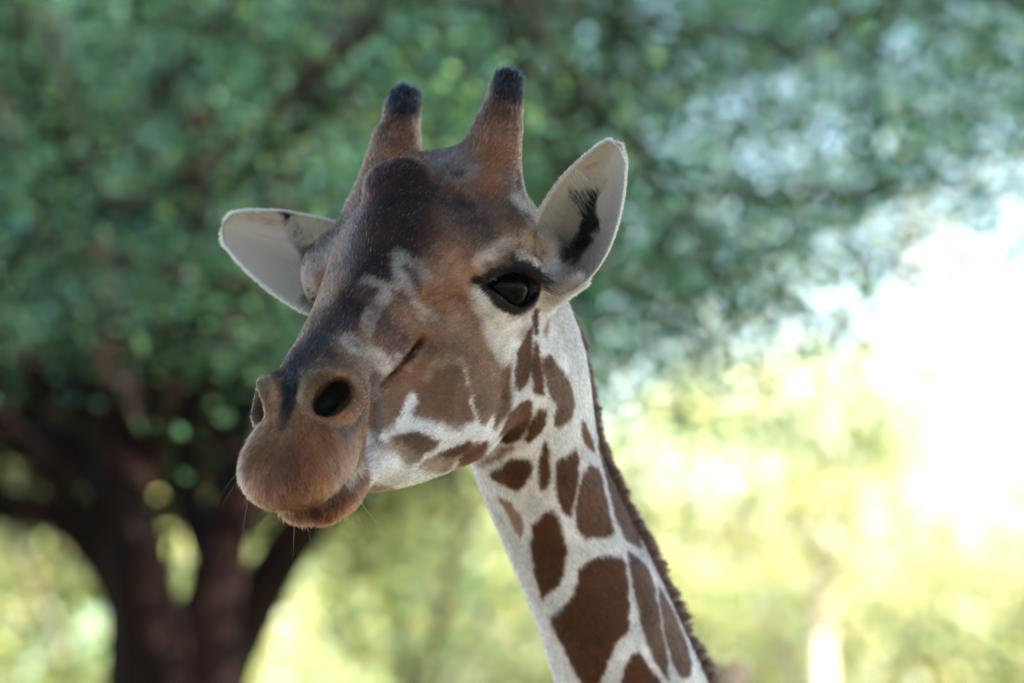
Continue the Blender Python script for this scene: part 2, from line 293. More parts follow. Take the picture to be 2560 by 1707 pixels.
def ear_point(sgn, u, tt, inner):
    """point of the ear blade: u along it, tt across (-1..1), on the inner or the outer skin"""
    b, L, a, n, s = ear_frame(sgn); cp, WU, WL = EARS[sgn][3:]
    w = np.where(tt > 0, interp_smooth(u, EAR_U, WU), interp_smooth(u, EAR_U, WL))
    cup = cp * interp_smooth(u, [0, .2, .5, .8, 1.0], [4.6, 4.0, 3.0, 1.5, .4]) * np.where(tt > 0, 1.15, 1.0)
    th = interp_smooth(u, [0, .2, .6, 1], [.6, .34, .20, .13]) * np.sqrt(np.clip(1 - tt ** 4, 0, 1))
    roll = .55 * np.clip((np.abs(tt) - .8) / .2, 0, 1) ** 2 * (1 - u)                      # margins roll in a little
    ang = .55 * np.tanh(2 * cup / np.maximum(w, 1))
    h = cup * np.abs(tt) ** 2.2 - .55 * cup + np.where(inner, th, -th) + 1.2 * np.sin(u * 3.1) * -.5 + .20 * np.cos(8.5 * tt + 1.2 * u) * (1 - u) * np.sin(np.clip(u, 0, 1) * 3.1)          # ridges of the cartilage
    t = tt * w * (1 - roll * .12)
    return b + (u * L)[:, None] * a + t[:, None] * s + h[:, None] * n
def ear_patch(sgn, nu=90, nt=64):
    u = np.linspace(0, 1, nu); t = np.concatenate([np.linspace(-1, 1, nt), np.linspace(1, -1, nt)[1:-1]]); m = len(t)
    inn = np.concatenate([np.ones(nt, bool), np.zeros(nt - 2, bool)])
    V = ear_point(sgn, np.repeat(u, m), np.tile(t, nu), np.tile(inn, nu))
    i = np.arange(nu - 1)[:, None] * m; j = np.arange(m)[None]; k = (j + 1) % m
    Q = np.stack([i + j, i + k, i + m + k, i + m + j], -1).reshape(-1, 4)
    if sgn < 0: Q = Q[:, ::-1]
    return V @ HEAD_AX.T, Q

def nz(p, mask, scale, seed):
    out = np.zeros(len(p), f32); m = np.nonzero(mask)[0]
    if len(m): out[m] = vnoise(p[m], scale, seed)
    return out
def head_d(p):
    p = p.astype(f32); q = side(p); top_ = (p[:, 2] > 6) & (p[:, 0] < 2)
    d = smin(loft(p, UPPER), loft(p, LOWER, 2.2), 3.0)
    # cranium, brow ridges, cheek bones, jaw muscle
    d = smin(d, ell(side_eye(p), (-4.4, 9.8, 3.3), (6.4, 3.8, 4.2)), 3)
    d = smin(d, ell(q, (2.0, 6.8, -4.6), (9.0, 2.5, 4.6)), 4.5)
    d = smin(d, ell(q, (2.5, 4.9, -10.5), (8.0, 2.9, 7.0)), 3.5)
    d = smin(d, ell(q, (-13, 6.5, -1), (5, 3.6, 5)), 3.0)
    d = smin(d, ell(q, (-6.5, 4.2, -9.0), (7, 3.8, 7.5)), 4.5)
    # horns and the bump on the forehead
    d = smin(d, cone(q, (-10.5, 6.3, 7.0), (-17.0, 6.9, 12.2), 4.5, 2.4), 3.0)
    hn = cone(q, (-15, 6.6, 10.8), (-22.8, 7.0, 16.1), 2.5, 1.6)
    ha = np.array((-8.2, 1.2, 5.7)); ha /= np.linalg.norm(ha)
    hn = smax(hn, (q - np.array((-22.7, 6.9, 16.2), f32)) @ ha.astype(f32) - .2, .9)
    hn = hn + .16 * nz(p, top_, .45, 14) + .10 * nz(p, top_, 1.1, 15)
    d = smin(d, hn, 1.4)
    d = smin(d, ell(p, (-4.7, -.2, 11.5), (3.9, 3.8, 3.0)) + .25 * nz(p, top_, .5, 12) + .12 * nz(p, top_, 1.3, 13), 1.1)
    d = smin(d, ell(p, (-13.0, 0, 9.4), (3.2, 5.5, 2.4)), 2.5)
    d = smin(d, ell(p, (-1.5, 0, 9.2), (7, 3.0, 2.2)), 3)
    # muzzle: upper lip
    d = smin(d, ell(p, (32.6, 0, -4.1), (4.5, 5.1, 4.2)), 1.1)
    d = smin(d, ell(q, (29.8, 2.5, -4.6), (5.4, 3.0, 3.1)), 1.6)
    return d

# mouth line in side view (x, z)
MOUTH = [(38.5, -9.2), (36, -8.7), (33, -8.0), (30, -7.3), (27.5, -6.6), (25.6, -6.0)]
NOS_C = np.array((26.3, 3.7, 0.5)); NOS_AX = rotm((.56, .70, .45), (-.63, -.18, .755))
def groove(q, d, a, b, r, depth):
    """a soft fold between a and b"""
    return smax(d, -(cone(q, a, b, r, r)), depth)
FOLDS = [([(7.9, 3.0), (5.4, 2.6), (3.4, .3)], .3, .16), ([(7.2, 2.0), (5.0, 1.5), (3.5, -.3)], .3, .16), ([(7.0, 3.7), (4.7, 3.3), (3.1, 1.7)], .3, .12), ([(7.6, 1.1), (5.6, .5), (4.2, -1.0)], .3, .12),
         ([(20.3, -.5), (21.4, -3), (23.6, -6.6)], .55, .55), ([(10.6, -.5), (13.5, -1.5), (16, -2.0), (18.9, -1.9)], .5, 1.1), ([(11, .5), (15, -.5), (18.5, -.9)], 1.0, -.35)]
def muzzle_d(p, d):
    q = side(p)
    d = smax(d, (p[:, 0] - 31.4) * .66 + p[:, 2] * .75 - .20 * np.sqrt(q[:, 1] ** 2 + 4) - .15, 2.6)                     # the flat slanting front of the upper lip
    # lower lip as its own mass, meeting the upper one along the mouth line
    low = smin(ell(p, (28.5, 0, -9.4), (4.4, 4.3, 2.2)), ell(p, (25.5, 0, -8.8), (5, 4.5, 2.6)), 2)
    d = smin(d, low, .8)
    xs = [m[0] for m in MOUTH][::-1]; zs = [m[1] for m in MOUTH][::-1]
    zl = interp_smooth(q[:, 0], xs, zs)
    g = np.sqrt((q[:, 2] - zl) ** 2 + np.clip(25.8 - q[:, 0], 0, 99) ** 2) - .2
    g = np.maximum(g, -(d + 1.2))
    d = smax(d, -g, .3)
    # nostrils: a raised padded ring round a deep slanting hole
    pad = ell(q, NOS_C, (2.6, 3.6, 3.45), NOS_AX)
    d = smin(d, pad, .6)
    d = d + .10 * np.exp(-(p[:, 1] / 1.0) ** 2) * np.clip((p[:, 0] - 27.5) / 3, 0, 1) * np.clip((p[:, 2] + 8.5) / 2, 0, 1)      # furrow down the middle of the lip
    d = d - .08 * np.exp(-((q[:, 1] - 3.2) / 1.3) ** 2) * np.clip((p[:, 0] - 30) / 3, 0, 1) + .10 * nz(p, p[:, 0] > 20, .35, 5) * np.clip((p[:, 0] - 20) / 6, 0, 1) + .05 * nz(p, p[:, 0] > 20, 1.2, 6)
    h = ell(q, NOS_C + NOS_AX[0] * 1.6 - NOS_AX[2] * .3 - NOS_AX[1] * .1, (4.2, 1.75, 2.55), rotm(NOS_AX[0], NOS_AX[2] * .62 + NOS_AX[1] * .78))
    d = smax(d, -h, .9)
    # folds: behind the lip, the hollow on the cheek, wrinkles by the eye (side view x, z)
    for pts, w, dep in FOLDS:
        m = np.full(len(q), 1e9, f32)
        for (x0, z0), (x1, z1) in zip(pts, pts[1:]):
            t = np.clip(((q[:, 0] - x0) * (x1 - x0) + (q[:, 2] - z0) * (z1 - z0)) / ((x1 - x0) ** 2 + (z1 - z0) ** 2), 0, 1)
            m = np.minimum(m, (q[:, 0] - x0 - t * (x1 - x0)) ** 2 + (q[:, 2] - z0 - t * (z1 - z0)) ** 2)
        d = d + dep * np.exp(-m / (w * w)) * np.clip((q[:, 1] - 2.5) / 2, 0, 1)
    return d

EYE_N = np.array((.45, .87, .10)); EYE_N /= np.linalg.norm(EYE_N); EYE_AX = rotm(EYE_N, (-.35, 0, .93))
EYE_C = EYE_C + EYE_AX[1] * .75 - EYE_AX[2] * .1
LID_TOP = [(-4.6, .9), (-3.4, 1.15), (-2.4, 1.6), (-1.0, 1.95), (.4, 1.85), (1.8, 1.4), (2.9, .5), (3.6, -.5)]
LID_LOW = [(-4.6, .9), (-3.4, .45), (-2.4, -.35), (-1.2, -1.4), (.2, -2.1), (1.4, -2.1), (2.6, -1.45), (3.6, -.5)]
def eye_d(p, d):
    q = side_eye(p)
    # swollen lids round the ball, then the almond opening cut through them
    o = (q - EYE_C.astype(f32)) @ EYE_AX.T.astype(f32); n, s, t = o[:, 0], o[:, 1], o[:, 2]
    d = smin(d, ell(q, EYE_C + EYE_N * .25, (3.15, 4.6, 3.6), EYE_AX), 1.6)
    d = smin(d, ell(q, EYE_C + EYE_N * 1.6 + EYE_AX[2] * 2.4, (1.6, 4.2, 1.3), EYE_AX), 1.2)       # heavy upper lid
    up = interp_smooth(s, [a for a, b in LID_TOP], [b for a, b in LID_TOP]); lw = interp_smooth(s, [a for a, b in LID_LOW], [b for a, b in LID_LOW])
    op = np.maximum(np.maximum(t - up, lw - t), np.maximum(-4.3 - s, s - 3.5))
    op = np.maximum(op, 1.2 - n)
    return smax(d, -op, .3)

# the neck: stations in the frame of the photographer's view (cm right, down, away from the eyes), half depths and widths
NECK = np.array([  # right, down, away, half depth (nape-throat), half width
    (6.0, -4.0, 12.0, 7.0, 6.6), (10.8, 6.0, 14.0, 8.2, 8.2), (14.3, 18.6, 20.5, 7.0, 6.4), (17.8, 27, 25.0, 7.1, 6.0), (21.2, 34.5, 28.5, 7.4, 6.2), (26.6, 48.5, 36.0, 8.4, 6.8),
    (32.0, 62, 44.0, 9.4, 7.6), (38.5, 77, 54.0, 10.6, 8.6)], float)
NAPE = np.array([.93, -.28, .24])
def neck_lines():
    t = np.arange(len(NECK)); tt = np.linspace(0, len(NECK) - 1, 36)
    return np.stack([interp_smooth(tt, t, NECK[:, k]).astype(float) for k in range(5)], 1), tt
NL, NT = neck_lines()
SEG_D = NL[1:, :3] - NL[:-1, :3]; SEG_L2 = (SEG_D ** 2).sum(1); _u = SEG_D / np.sqrt(SEG_L2)[:, None]
SEG_N = NAPE - _u * (_u @ NAPE)[:, None]; SEG_N /= np.linalg.norm(SEG_N, axis=1)[:, None]; SEG_F = np.cross(_u, SEG_N); SEG_F[SEG_F[:, 2] > 0] *= -1
def neck_coords(c):
    """c: (N,3) in view frame -> (station t, nape offset, left-flank offset, half depth, half width)"""
    c = c.astype(f32); A_ = NL[:, :3].astype(f32)
    near = np.argmin((A_ * A_).sum(1)[None] - 2 * c @ A_.T, 1); best = np.full(len(c), 1e9, f32); seg = np.zeros(len(c), np.int32); tb = np.zeros(len(c), f32)
    for k in (-1, 0):
        i = np.clip(near + k, 0, len(NL) - 2); ba = SEG_D.astype(f32)[i]; o = c - A_[i]
        t = (o * ba).sum(1) / SEG_L2.astype(f32)[i]; t = np.clip(t, np.where(i == 0, -3, 0), np.where(i == len(NL) - 2, 4, 1))
        o = o - t[:, None] * ba; dd = (o * o).sum(1); m = dd < best
        best = np.where(m, dd, best); seg = np.where(m, i, seg); tb = np.where(m, t, tb)
    o = c - A_[seg] - tb[:, None] * SEG_D.astype(f32)[seg]; r = NL[:, 3:].astype(f32); tc_ = np.clip(tb, 0, 1)[:, None]; r = r[seg] + tc_ * (r[seg + 1] - r[seg])
    out = np.empty((len(c), 5), f32); out[:, 0] = NT[seg] + tb * (NT[1] - NT[0]); out[:, 1] = (o * SEG_N.astype(f32)[seg]).sum(1); out[:, 2] = (o * SEG_F.astype(f32)[seg]).sum(1); out[:, 3:] = r
    return out
def neck_d(c):
    k = neck_coords(c)
    nd, lf, a, b = k[:, 1], k[:, 2], k[:, 3], k[:, 4]
    bb = b * (1 - .18 * np.clip(nd / a, -1, 1))
    d = (np.sqrt((nd / a) ** 2 + (lf / bb) ** 2) - 1) * np.minimum(a, bb)
    # windpipe and the long muscle along the flank
    d = smin(d, np.sqrt((nd + a * .72) ** 2 + lf ** 2) - 2.7 * a / 7.5, 1.5)
    return np.maximum(d, (-.2 - k[:, 0]) * 10)

def giraffe_d(c):
    """signed distance (cm) in the view frame"""
    c = c.astype(f32); p = c @ HEAD_AX.astype(f32)
    d = head_d(p)
    d = smin(d, neck_d(c), 5.0)
    d = muzzle_d(p, d)
    d = eye_d(p, d)
    q = side(p); d = smin(d, cone(q, (-12.5, 7, -2), (-13.4, 9.8, -.6), 3.4, 2.0), 2); d = smin(d, cone(q, (-12.4, 7.5, -3.4), (-13.2, 11.2, -3.4), 3.2, 1.9), 1.6); d = smin(d, cone(q, (-11.0, 10.0, -5.6), (-9.6, 15.6, -4.0), 2.0, 1.0), 1.5)
    return d

def iso_mesh(fn, lo, hi, h, band=1.05, coarse=4):
    """surface nets over the box lo..hi with cell h, evaluated finely only near the surface"""
    lo = np.array(lo, float); n = np.ceil((np.array(hi) - lo) / h / coarse).astype(int) * coarse
    nc = n // coarse + 1; H = h * coarse
    g = np.stack(np.meshgrid(*[lo[i] + H * np.arange(nc[i]) for i in range(3)], indexing='ij'), -1).reshape(-1, 3)
    dc = np.concatenate([fn(x) for x in np.array_split(g, max(1, len(g) // 400000))]).reshape(nc)
    near = np.zeros(n // coarse, bool)
    for i in (0, 1):
        for j in (0, 1):
            for k in (0, 1):
                near |= np.abs(dc[i:nc[0] - 1 + i, j:nc[1] - 1 + j, k:nc[2] - 1 + k]) < H * band
    F = np.repeat(np.repeat(np.repeat(dc[:-1, :-1, :-1], coarse, 0), coarse, 1), coarse, 2).astype(f32)
    bl = np.argwhere(near)
    off = np.stack(np.meshgrid(*[np.arange(coarse)] * 3, indexing='ij'), -1).reshape(-1, 3)
    for ch in np.array_split(bl, max(1, len(bl) // 6000)):
        ix = (ch[:, None, :] * coarse + off[None]).reshape(-1, 3)
        F[ix[:, 0], ix[:, 1], ix[:, 2]] = fn(lo + h * ix)
    S = F < 0
    a = np.zeros(np.array(S.shape) - 1, np.int8)
    for i in (0, 1):
        for j in (0, 1):
            for k in (0, 1):
                a += S[i:S.shape[0] - 1 + i, j:S.shape[1] - 1 + j, k:S.shape[2] - 1 + k]
    cells = np.argwhere((a > 0) & (a < 8))
    vid = np.full(a.shape, -1, np.int32); vid[tuple(cells.T)] = np.arange(len(cells))
    acc = np.zeros((len(cells), 3)); cnt = np.zeros(len(cells))
    cor = [(i, j, k) for i in (0, 1) for j in (0, 1) for k in (0, 1)]
    val = {c: F[cells[:, 0] + c[0], cells[:, 1] + c[1], cells[:, 2] + c[2]] for c in cor}
    for c in cor:
        for ax in range(3):
            if c[ax] == 0:
                e = list(c); e[ax] = 1; e = tuple(e)
                m = (val[c] < 0) != (val[e] < 0); t = val[c][m] / (val[c][m] - val[e][m])
                q = np.tile(np.array(c, float), (m.sum(), 1)); q[:, ax] = t
                acc[m] += q; cnt[m] += 1
    V = lo + h * (cells + acc / cnt[:, None])
    quads = []
    for ax in range(3):
        b, c = (ax + 1) % 3, (ax + 2) % 3
        s0 = [slice(None)] * 3; s1 = [slice(None)] * 3; s0[ax] = slice(0, -1); s1[ax] = slice(1, None)
        e = np.argwhere(S[tuple(s0)] != S[tuple(s1)])
        e = e[(e[:, b] > 0) & (e[:, c] > 0) & (e[:, b] < S.shape[b] - 1) & (e[:, c] < S.shape[c] - 1)]
        db = np.zeros(3, int); db[b] = 1; dd = np.zeros(3, int); dd[c] = 1
        vv = [vid[tuple((e - x).T)] for x in (db + dd, dd, 0 * dd, db)]
        Q = np.stack(vv, 1); fl = ~S[tuple(e.T)]
        Q[fl] = Q[fl][:, ::-1]; quads.append(Q[(Q >= 0).all(1)])
    return V, np.concatenate(quads)
# the coat: airbrush strokes ('s', colour, radius, softness, strength, mirror, points) and patches ('p', colour, softness, strength, mirror, outline), cm in the head frame
COAT = [
 ('s','tan',2.6,0.9,0.7,1,[(4.5,6.8,5.8),(4.0,8.0,2.3),(4.4,8.6,0.3)]),
 ('s','tan',1.6,0.9,0.8,1,[(2.1,10.2,3.2),(2.9,8.8,2.7)]),
 ('s','grey',3.0,0.9,0.75,1,[(-4.2,4.6,10.6),(-2.9,8.8,8.0),(-1.5,12.5,5.5)]),
 ('s','grey',2.2,0.9,0.6,0,[(5.9,-0.8,10.2),(8.0,-0.2,8.7)]),
 ('s','purple',1.6,0.9,0.8,0,[(4.2,-0.9,10.9),(6.2,-0.8,9.9),(10.0,0.1,8.0)]),
 ('s','tan',1.6,0.8,0.9,0,[(11.1,-1.8,7.3),(13.6,-1.7,6.5)]),
 ('s','lilac',1.4,0.9,0.8,0,[(0.2,-8.6,6.6),(1.0,-11.1,5.5),(0.3,-9.5,6.3),(-0.8,-7.9,7.5)]),
 ('s','rust',2.6,0.7,0.85,0,[(-17.1,-4.5,13.6),(-3.7,0.0,14.5)]),
 ('s','rust',2.8,0.7,0.85,0,[(-17.0,8.9,13.9),(-12.2,9.2,11.2),(-9.1,10.5,8.7)]),
 ('s','lilac',2.0,0.9,0.7,0,[(-11.7,1.2,11.9),(-8.3,6.1,11.2)]),
 ('s','ochre',1.0,0.9,0.7,0,[(-13.5,-9.0,12.2),(-10.7,-9.3,10.6)]),
 ('s','grey',1.8,0.9,0.8,0,[(-10.3,10.8,8.1),(-7.2,12.2,6.1)]),
 ('s','hornbrown',2.6,0.9,0.8,0,[(-21.0,-5.8,16.4),(-16.0,-5.2,14.1)]),
 ('s','horntip',2.9,0.6,1,0,[(-22.2,-6.6,17.1),(-20.4,-5.8,16.3)]),
 ('s','hornbrown',2.6,0.9,0.8,0,[(-20.5,8.4,15.7),(-16.5,9.1,13.6)]),
 ('s','horntip',2.9,0.6,1,0,[(-22.2,7.9,16.7),(-20.6,8.4,15.8)]),
 ('s','lump',2.6,0.64,0.9,0,[(-3.2,0.9,14.3),(-2.2,-0.1,14.0),(-3.3,2.5,13.4)]),
 ('s','lump',1.8,0.9,0.8,0,[(-0.3,0.6,12.2),(0.2,2.0,11.5)]),
 ('s','rust',1.0,0.9,0.7,0,[(-0.6,-1.5,12.4),(1.9,-0.6,11.5)]),
 ('s','lump',0.9,0.7,0.8,0,[(-7.4,5.8,11.0)]),
 ('s','lump',0.5,0.5,0.9,0,[(-12.0,10.5,7.9),(-10.6,11.0,7.2)]),
 ('s','palegrey',1.3,0.8,0.85,1,[(-8.7,11.7,6.3),(-7.5,12.9,4.6),(-11.7,11.0,1.3)]),
 ('s','tanlight',1.4,0.8,0.85,1,[(-4.6,13.6,3.1),(-10.9,11.0,-0.3)]),
 ('s','rust',0.5,0.6,0.7,0,[(-11.1,11.0,-0.9)]),
 ('s','speck',0.4,0.6,0.5,0,[(-5.6,12.8,5.7)]),
 ('s','speck',0.4,0.6,0.5,0,[(-7.4,13.1,2.8)]),
 ('s','palegrey',1.0,0.9,0.6,1,[(1.6,11.1,3.8),(0.1,12.4,4.2),(-2.0,13.2,4.3)]),
 ('s','forehead',4.3,1.1,0.97,0,[(-1.2,1.9,12.2),(3.4,3.5,9.9),(7.1,3.9,7.9)]),
 ('s','forehead',2.6,1.1,0.95,0,[(7.1,3.9,7.9),(11.3,2.9,6.9),(14.1,2.5,6.1)]),
 ('s','forehead',2.0,0.9,0.55,0,[(-3.8,4.3,10.8),(-3.2,7.7,8.5),(-1.2,10.4,6.9)]),
 ('s','forehead',2.0,1.1,0.8,0,[(13.3,2.7,6.3),(18.5,1.7,5.2),(22.9,-0.1,4.4),(25.0,-2.0,3.6)]),
 ('s','vein',1.15,1.0,0.41,0,[(6.9,4.6,7.5),(8.5,5.2,6.0)]),
 ('s','vein',0.92,1.0,0.27,0,[(6.2,6.0,6.1),(6.5,6.6,4.6)]),
 ('s','patch',1.9,0.6,0.8,0,[(12.2,4.0,5.8),(12.5,3.2,6.3)]),
 ('s','patch',2.2,0.6,0.85,0,[(14.9,5.1,3.0),(14.5,5.5,1.8)]),
 ('s','brown',1.7,0.6,0.8,0,[(10.9,5.3,4.7),(11.1,6.0,2.6),(11.1,6.3,1.6)]),
 ('s','vein',0.75,1.0,0.46,0,[(10.4,4.9,5.6),(11.9,4.6,5.3),(14.1,4.1,5.0),(15.9,4.1,4.3),(17.0,4.3,3.8)]),
 ('s','vein',0.69,1.0,0.33,0,[(11.3,2.4,7.1),(11.1,3.6,6.5),(10.8,4.7,5.7),(9.0,5.1,6.0)]),
 ('s','vein',0.75,1.0,0.41,0,[(9.0,5.7,5.0),(9.2,6.1,3.6),(9.3,6.6,1.6),(8.3,7.2,0.8)]),
 ('s','nose',2.3,0.8,0.85,0,[(23.2,-1.2,4.2),(21.6,1.3,4.7),(18.6,2.1,5.1)]),
 ('s','nose',2.0,0.9,0.8,0,[(23.5,3.7,3.1),(22.1,4.7,1.5)]),
 ('s','grizzle',1.7,0.9,0.75,0,[(20.1,3.4,3.9),(20.3,4.9,1.5),(20.0,4.9,-0.6)]),
 ('s','vein',1.09,1.0,0.49,0,[(19.8,3.7,3.7),(19.1,4.7,2.3),(18.0,5.4,0.5),(17.6,5.7,-0.8)]),
 ('s','vein',0.57,1.0,0.49,0,[(17.3,5.8,-0.6),(15.5,5.9,-0.3)]),
 ('s','rust',1.0,0.9,0.6,1,[(7.6,6.6,2.8),(5.1,7.4,2.7),(3.2,9.0,1.1)]),
 ('s','rust',1.0,0.9,0.5,1,[(6.8,7.3,1.5),(4.1,8.7,0.2)]),
 ('s','rustdark',0.22,0.9,0.75,1,[(7.8,6.5,2.9),(5.2,7.4,2.5),(3.3,9.0,0.2)]),
 ('s','rustdark',0.22,0.9,0.75,1,[(7.1,7.0,2.0),(4.8,7.9,1.4),(3.4,9.2,-0.4)]),
 ('s','rustdark',0.22,0.9,0.6,1,[(6.9,6.7,3.3),(4.6,7.5,2.9),(3.0,9.0,1.5)]),
 ('s','muzzle',4.2,0.5,1,1,[(32.1,3.4,-0.9),(31.2,5.6,-3.2),(34.5,2.5,-2.1),(34.1,-1.2,-1.9)]),
 ('s','muzzle',3.4,0.5,1,1,[(35.6,-2.8,-3.5),(36.3,0.9,-4.4),(34.1,5.1,-4.2),(28.9,5.7,-4.4)]),
 ('s','lipdark',2.4,1.1,0.75,0,[(36.1,-0.5,-6.5),(36.2,2.0,-4.2),(35.2,2.7,-2.8)]),
 ('s','lipdark',1.2,0.9,0.5,0,[(34.9,4.5,-5.1),(32.3,5.6,-4.9),(28.9,5.7,-4.6)]),
 ('s','liprust',1.5,0.9,0.8,1,[(34.6,-4.7,-4.6),(34.8,-3.6,-6.7),(31.6,-3.0,-9.8),(34.3,2.1,-7.7),(34.2,4.3,-6.4)]),
 ('s','lippale',1.0,0.9,0.45,0,[(33.9,-4.6,-2.7),(34.4,-4.9,-3.9)]),
 ('s','pad',2.9,0.45,1,1,[(26.0,4.0,2.2),(24.4,4.1,0.1),(24.7,2.2,-0.6),(27.9,3.6,2.8)]),
 ('s','pad',1.6,0.6,0.8,0,[(25.8,-2.3,3.7),(28.4,-2.3,2.7),(26.2,-5.5,-0.4)]),
 ('s','padlight',0.55,0.9,0.85,1,[(28.9,1.5,1.6),(28.1,1.9,2.8),(26.9,3.0,3.6),(25.7,4.6,3.4),(25.0,5.8,2.4),(25.1,6.7,0.8)]),
 ('s','nosestrip',0.95,0.6,1,0,[(25.2,-0.4,3.7),(27.3,-0.1,2.6)]),
 ('s','nosestrip',0.75,0.64,0.95,0,[(27.3,-0.1,2.6),(28.6,0.0,1.6)]),
 ('s','nosestrip',0.62,1.1,0.85,0,[(28.6,0.0,1.6),(29.6,0.1,0.7)]),
 ('s','nosestrip',0.45,1.1,0.6,0,[(29.6,0.1,0.7),(30.9,0.2,-0.2)]),
 ('s','nosestrip',1.4,0.8,0.8,0,[(24.7,0.1,3.9),(25.0,-1.3,3.7)]),
 ('s','nostril',1.5,0.45,1,1,[(25.8,1.7,-1.0),(24.6,2.3,-0.3),(24.4,3.7,0.6)]),
 ('s','crease',0.5,1.1,0.8,1,[(23.4,5.0,-2.7),(25.5,5.0,-3.3),(29.1,5.4,-2.3)]),
 ('s','crease',0.4,1.1,0.5,1,[(29.1,5.4,-2.3),(30.6,4.4,-0.9)]),
 ('s','crease',0.8,1.1,0.95,1,[(19.7,5.2,-0.8),(20.7,4.9,-4.3),(22.3,4.8,-6.5),(23.8,4.6,-7.4)]),
 ('s','grizzle',0.9,0.8,0.7,0,[(21.1,5.0,0.7),(20.8,4.7,-1.8)]),
 ('s','lowerlip',3.2,0.4,1,1,[(32.7,0.3,-10.1),(32.0,2.7,-9.8),(29.8,4.2,-9.8)]),
 ('s','lipblack',0.5,0.8,0.9,1,[(33.0,0.8,-9.0),(32.3,2.7,-8.7),(31.2,3.6,-8.8)]),
 ('s','lipgrey',0.45,0.6,0.95,1,[(32.8,4.3,-7.3),(29.6,4.4,-7.6),(26.2,4.5,-7.6)]),
 ('s','lowerrust',1.0,0.8,0.9,1,[(31.4,-2.2,-10.5),(31.0,-1.0,-11.2),(30.9,1.7,-11.2),(29.5,3.7,-10.6)]),
 ('s','crease',0.6,0.8,0.7,1,[(26.6,4.6,-9.6),(25.7,4.7,-8.3),(25.5,4.5,-7.6)]),
 ('s','rust',1.3,0.8,0.75,1,[(10.3,6.4,-0.8),(13.0,5.3,-1.7),(16.4,4.6,-2.2)]),
 ('s','slash',0.6,1.0,0.9,1,[(10.5,6.3,-1.0),(11.5,5.9,-1.3),(12.9,5.4,-1.7)]),
 ('s','slash',0.3,1.0,0.9,1,[(12.9,5.4,-1.7),(14.8,5.0,-2.1),(16.6,4.6,-2.2)]),
 ('s','tan',0.35,0.9,0.6,1,[(10.6,6.7,-1.2),(12.1,6.3,-1.9),(14.2,5.6,-2.5)]),
 ('s','brown',2.5,0.8,0.6,1,[(11.3,7.8,-3.8),(11.8,7.2,-7.9),(13.6,6.4,-7.9)]),
 ('s','tan',1.5,0.9,0.4,1,[(10.6,6.4,1.4),(7.3,8.8,-2.1)]),
 ('p','white',0.5,1.0,1,[(25.5,4.6,-7.6),(22.1,5.1,-7.9),(20.7,5.3,-9.3),(19.4,5.2,-11.0),(17.6,5.0,-12.4),(15.6,4.5,-13.9),(11.4,3.3,-16.3),(7.4,3.2,-17.6),(-7.6,-4.4,-24.1),(-9.4,-6.0,-26.3),(10.2,1.8,-17.2),(15.7,1.0,-15.5),(26.1,4.0,-10.4)]),
 ('s','white',0.75,0.8,0.95,1,[(21.3,5.0,-7.0),(18.9,5.4,-7.0),(17.3,5.5,-6.7),(16.2,5.6,-6.2),(15.1,5.7,-5.6)]),
 ('s','white',1.05,0.6,0.95,1,[(18.2,5.5,-7.1),(15.4,6.2,-8.7),(12.7,6.6,-10.9),(10.4,7.1,-12.3),(7.4,7.6,-13.2),(5.2,7.7,-14.0)]),
 ('s','white',0.9,0.6,0.95,1,[(12.5,6.4,-12.3),(9.6,7.1,-13.0),(6.1,7.4,-14.6),(4.3,7.3,-15.2)]),
 ('s','white',0.65,0.6,0.95,1,[(16.1,5.7,-11.8),(13.6,6.1,-12.2),(11.9,6.6,-12.4)]),
 ('p','cheek',0.35,0.8,1,[(12.0,7.1,-3.7),(10.3,8.3,-3.8),(8.6,8.9,-5.8),(8.5,8.8,-7.0),(8.5,8.3,-9.4),(8.8,7.9,-10.8),(9.9,7.4,-11.8),(11.0,7.1,-11.7),(12.5,6.8,-10.3),(14.5,6.3,-8.6),(16.1,5.9,-7.5),(15.9,5.8,-6.9),(14.5,5.9,-6.1),(12.7,6.6,-4.7)]),
 ('p','cheek',0.3,0.8,1,[(17.9,5.1,-2.8),(16.3,5.3,-4.5),(17.8,5.3,-6.1),(19.7,5.2,-6.6),(20.8,5.1,-6.7),(19.3,5.0,-4.3)]),
 ('s','tanlight',0.5,1.0,0.4,1,[(12.6,6.6,-4.4),(11.7,7.4,-3.4),(9.8,8.5,-3.6),(8.1,9.1,-5.5)]),
 ('s','white',0.42,0.6,0.95,1,[(8.3,8.4,-9.3),(7.8,8.0,-11.4),(7.4,7.6,-13.1)]),
 ('s','white',0.24,0.9,0.8,1,[(8.5,9.0,-5.7),(8.5,8.8,-7.0),(8.3,8.4,-9.3)]),
 ('s','white',0.6,0.6,0.9,1,[(7.7,8.0,-11.6),(6.9,7.6,-13.5)]),
 ('s','white',0.35,0.6,0.9,1,[(4.5,8.0,-13.1),(4.8,7.6,-14.3)]),
 ('s','white',0.18,0.6,0.9,0,[(3.7,8.4,-11.4),(3.8,8.3,-12.0)]),
 ('s','white',0.5,0.6,0.9,1,[(18.0,4.9,-12.4),(16.1,5.6,-12.1),(12.9,6.0,-13.0)]),
 ('s','white',0.35,0.6,0.9,1,[(10.0,2.0,-17.2),(9.4,3.7,-16.9),(10.5,5.6,-15.1)]),
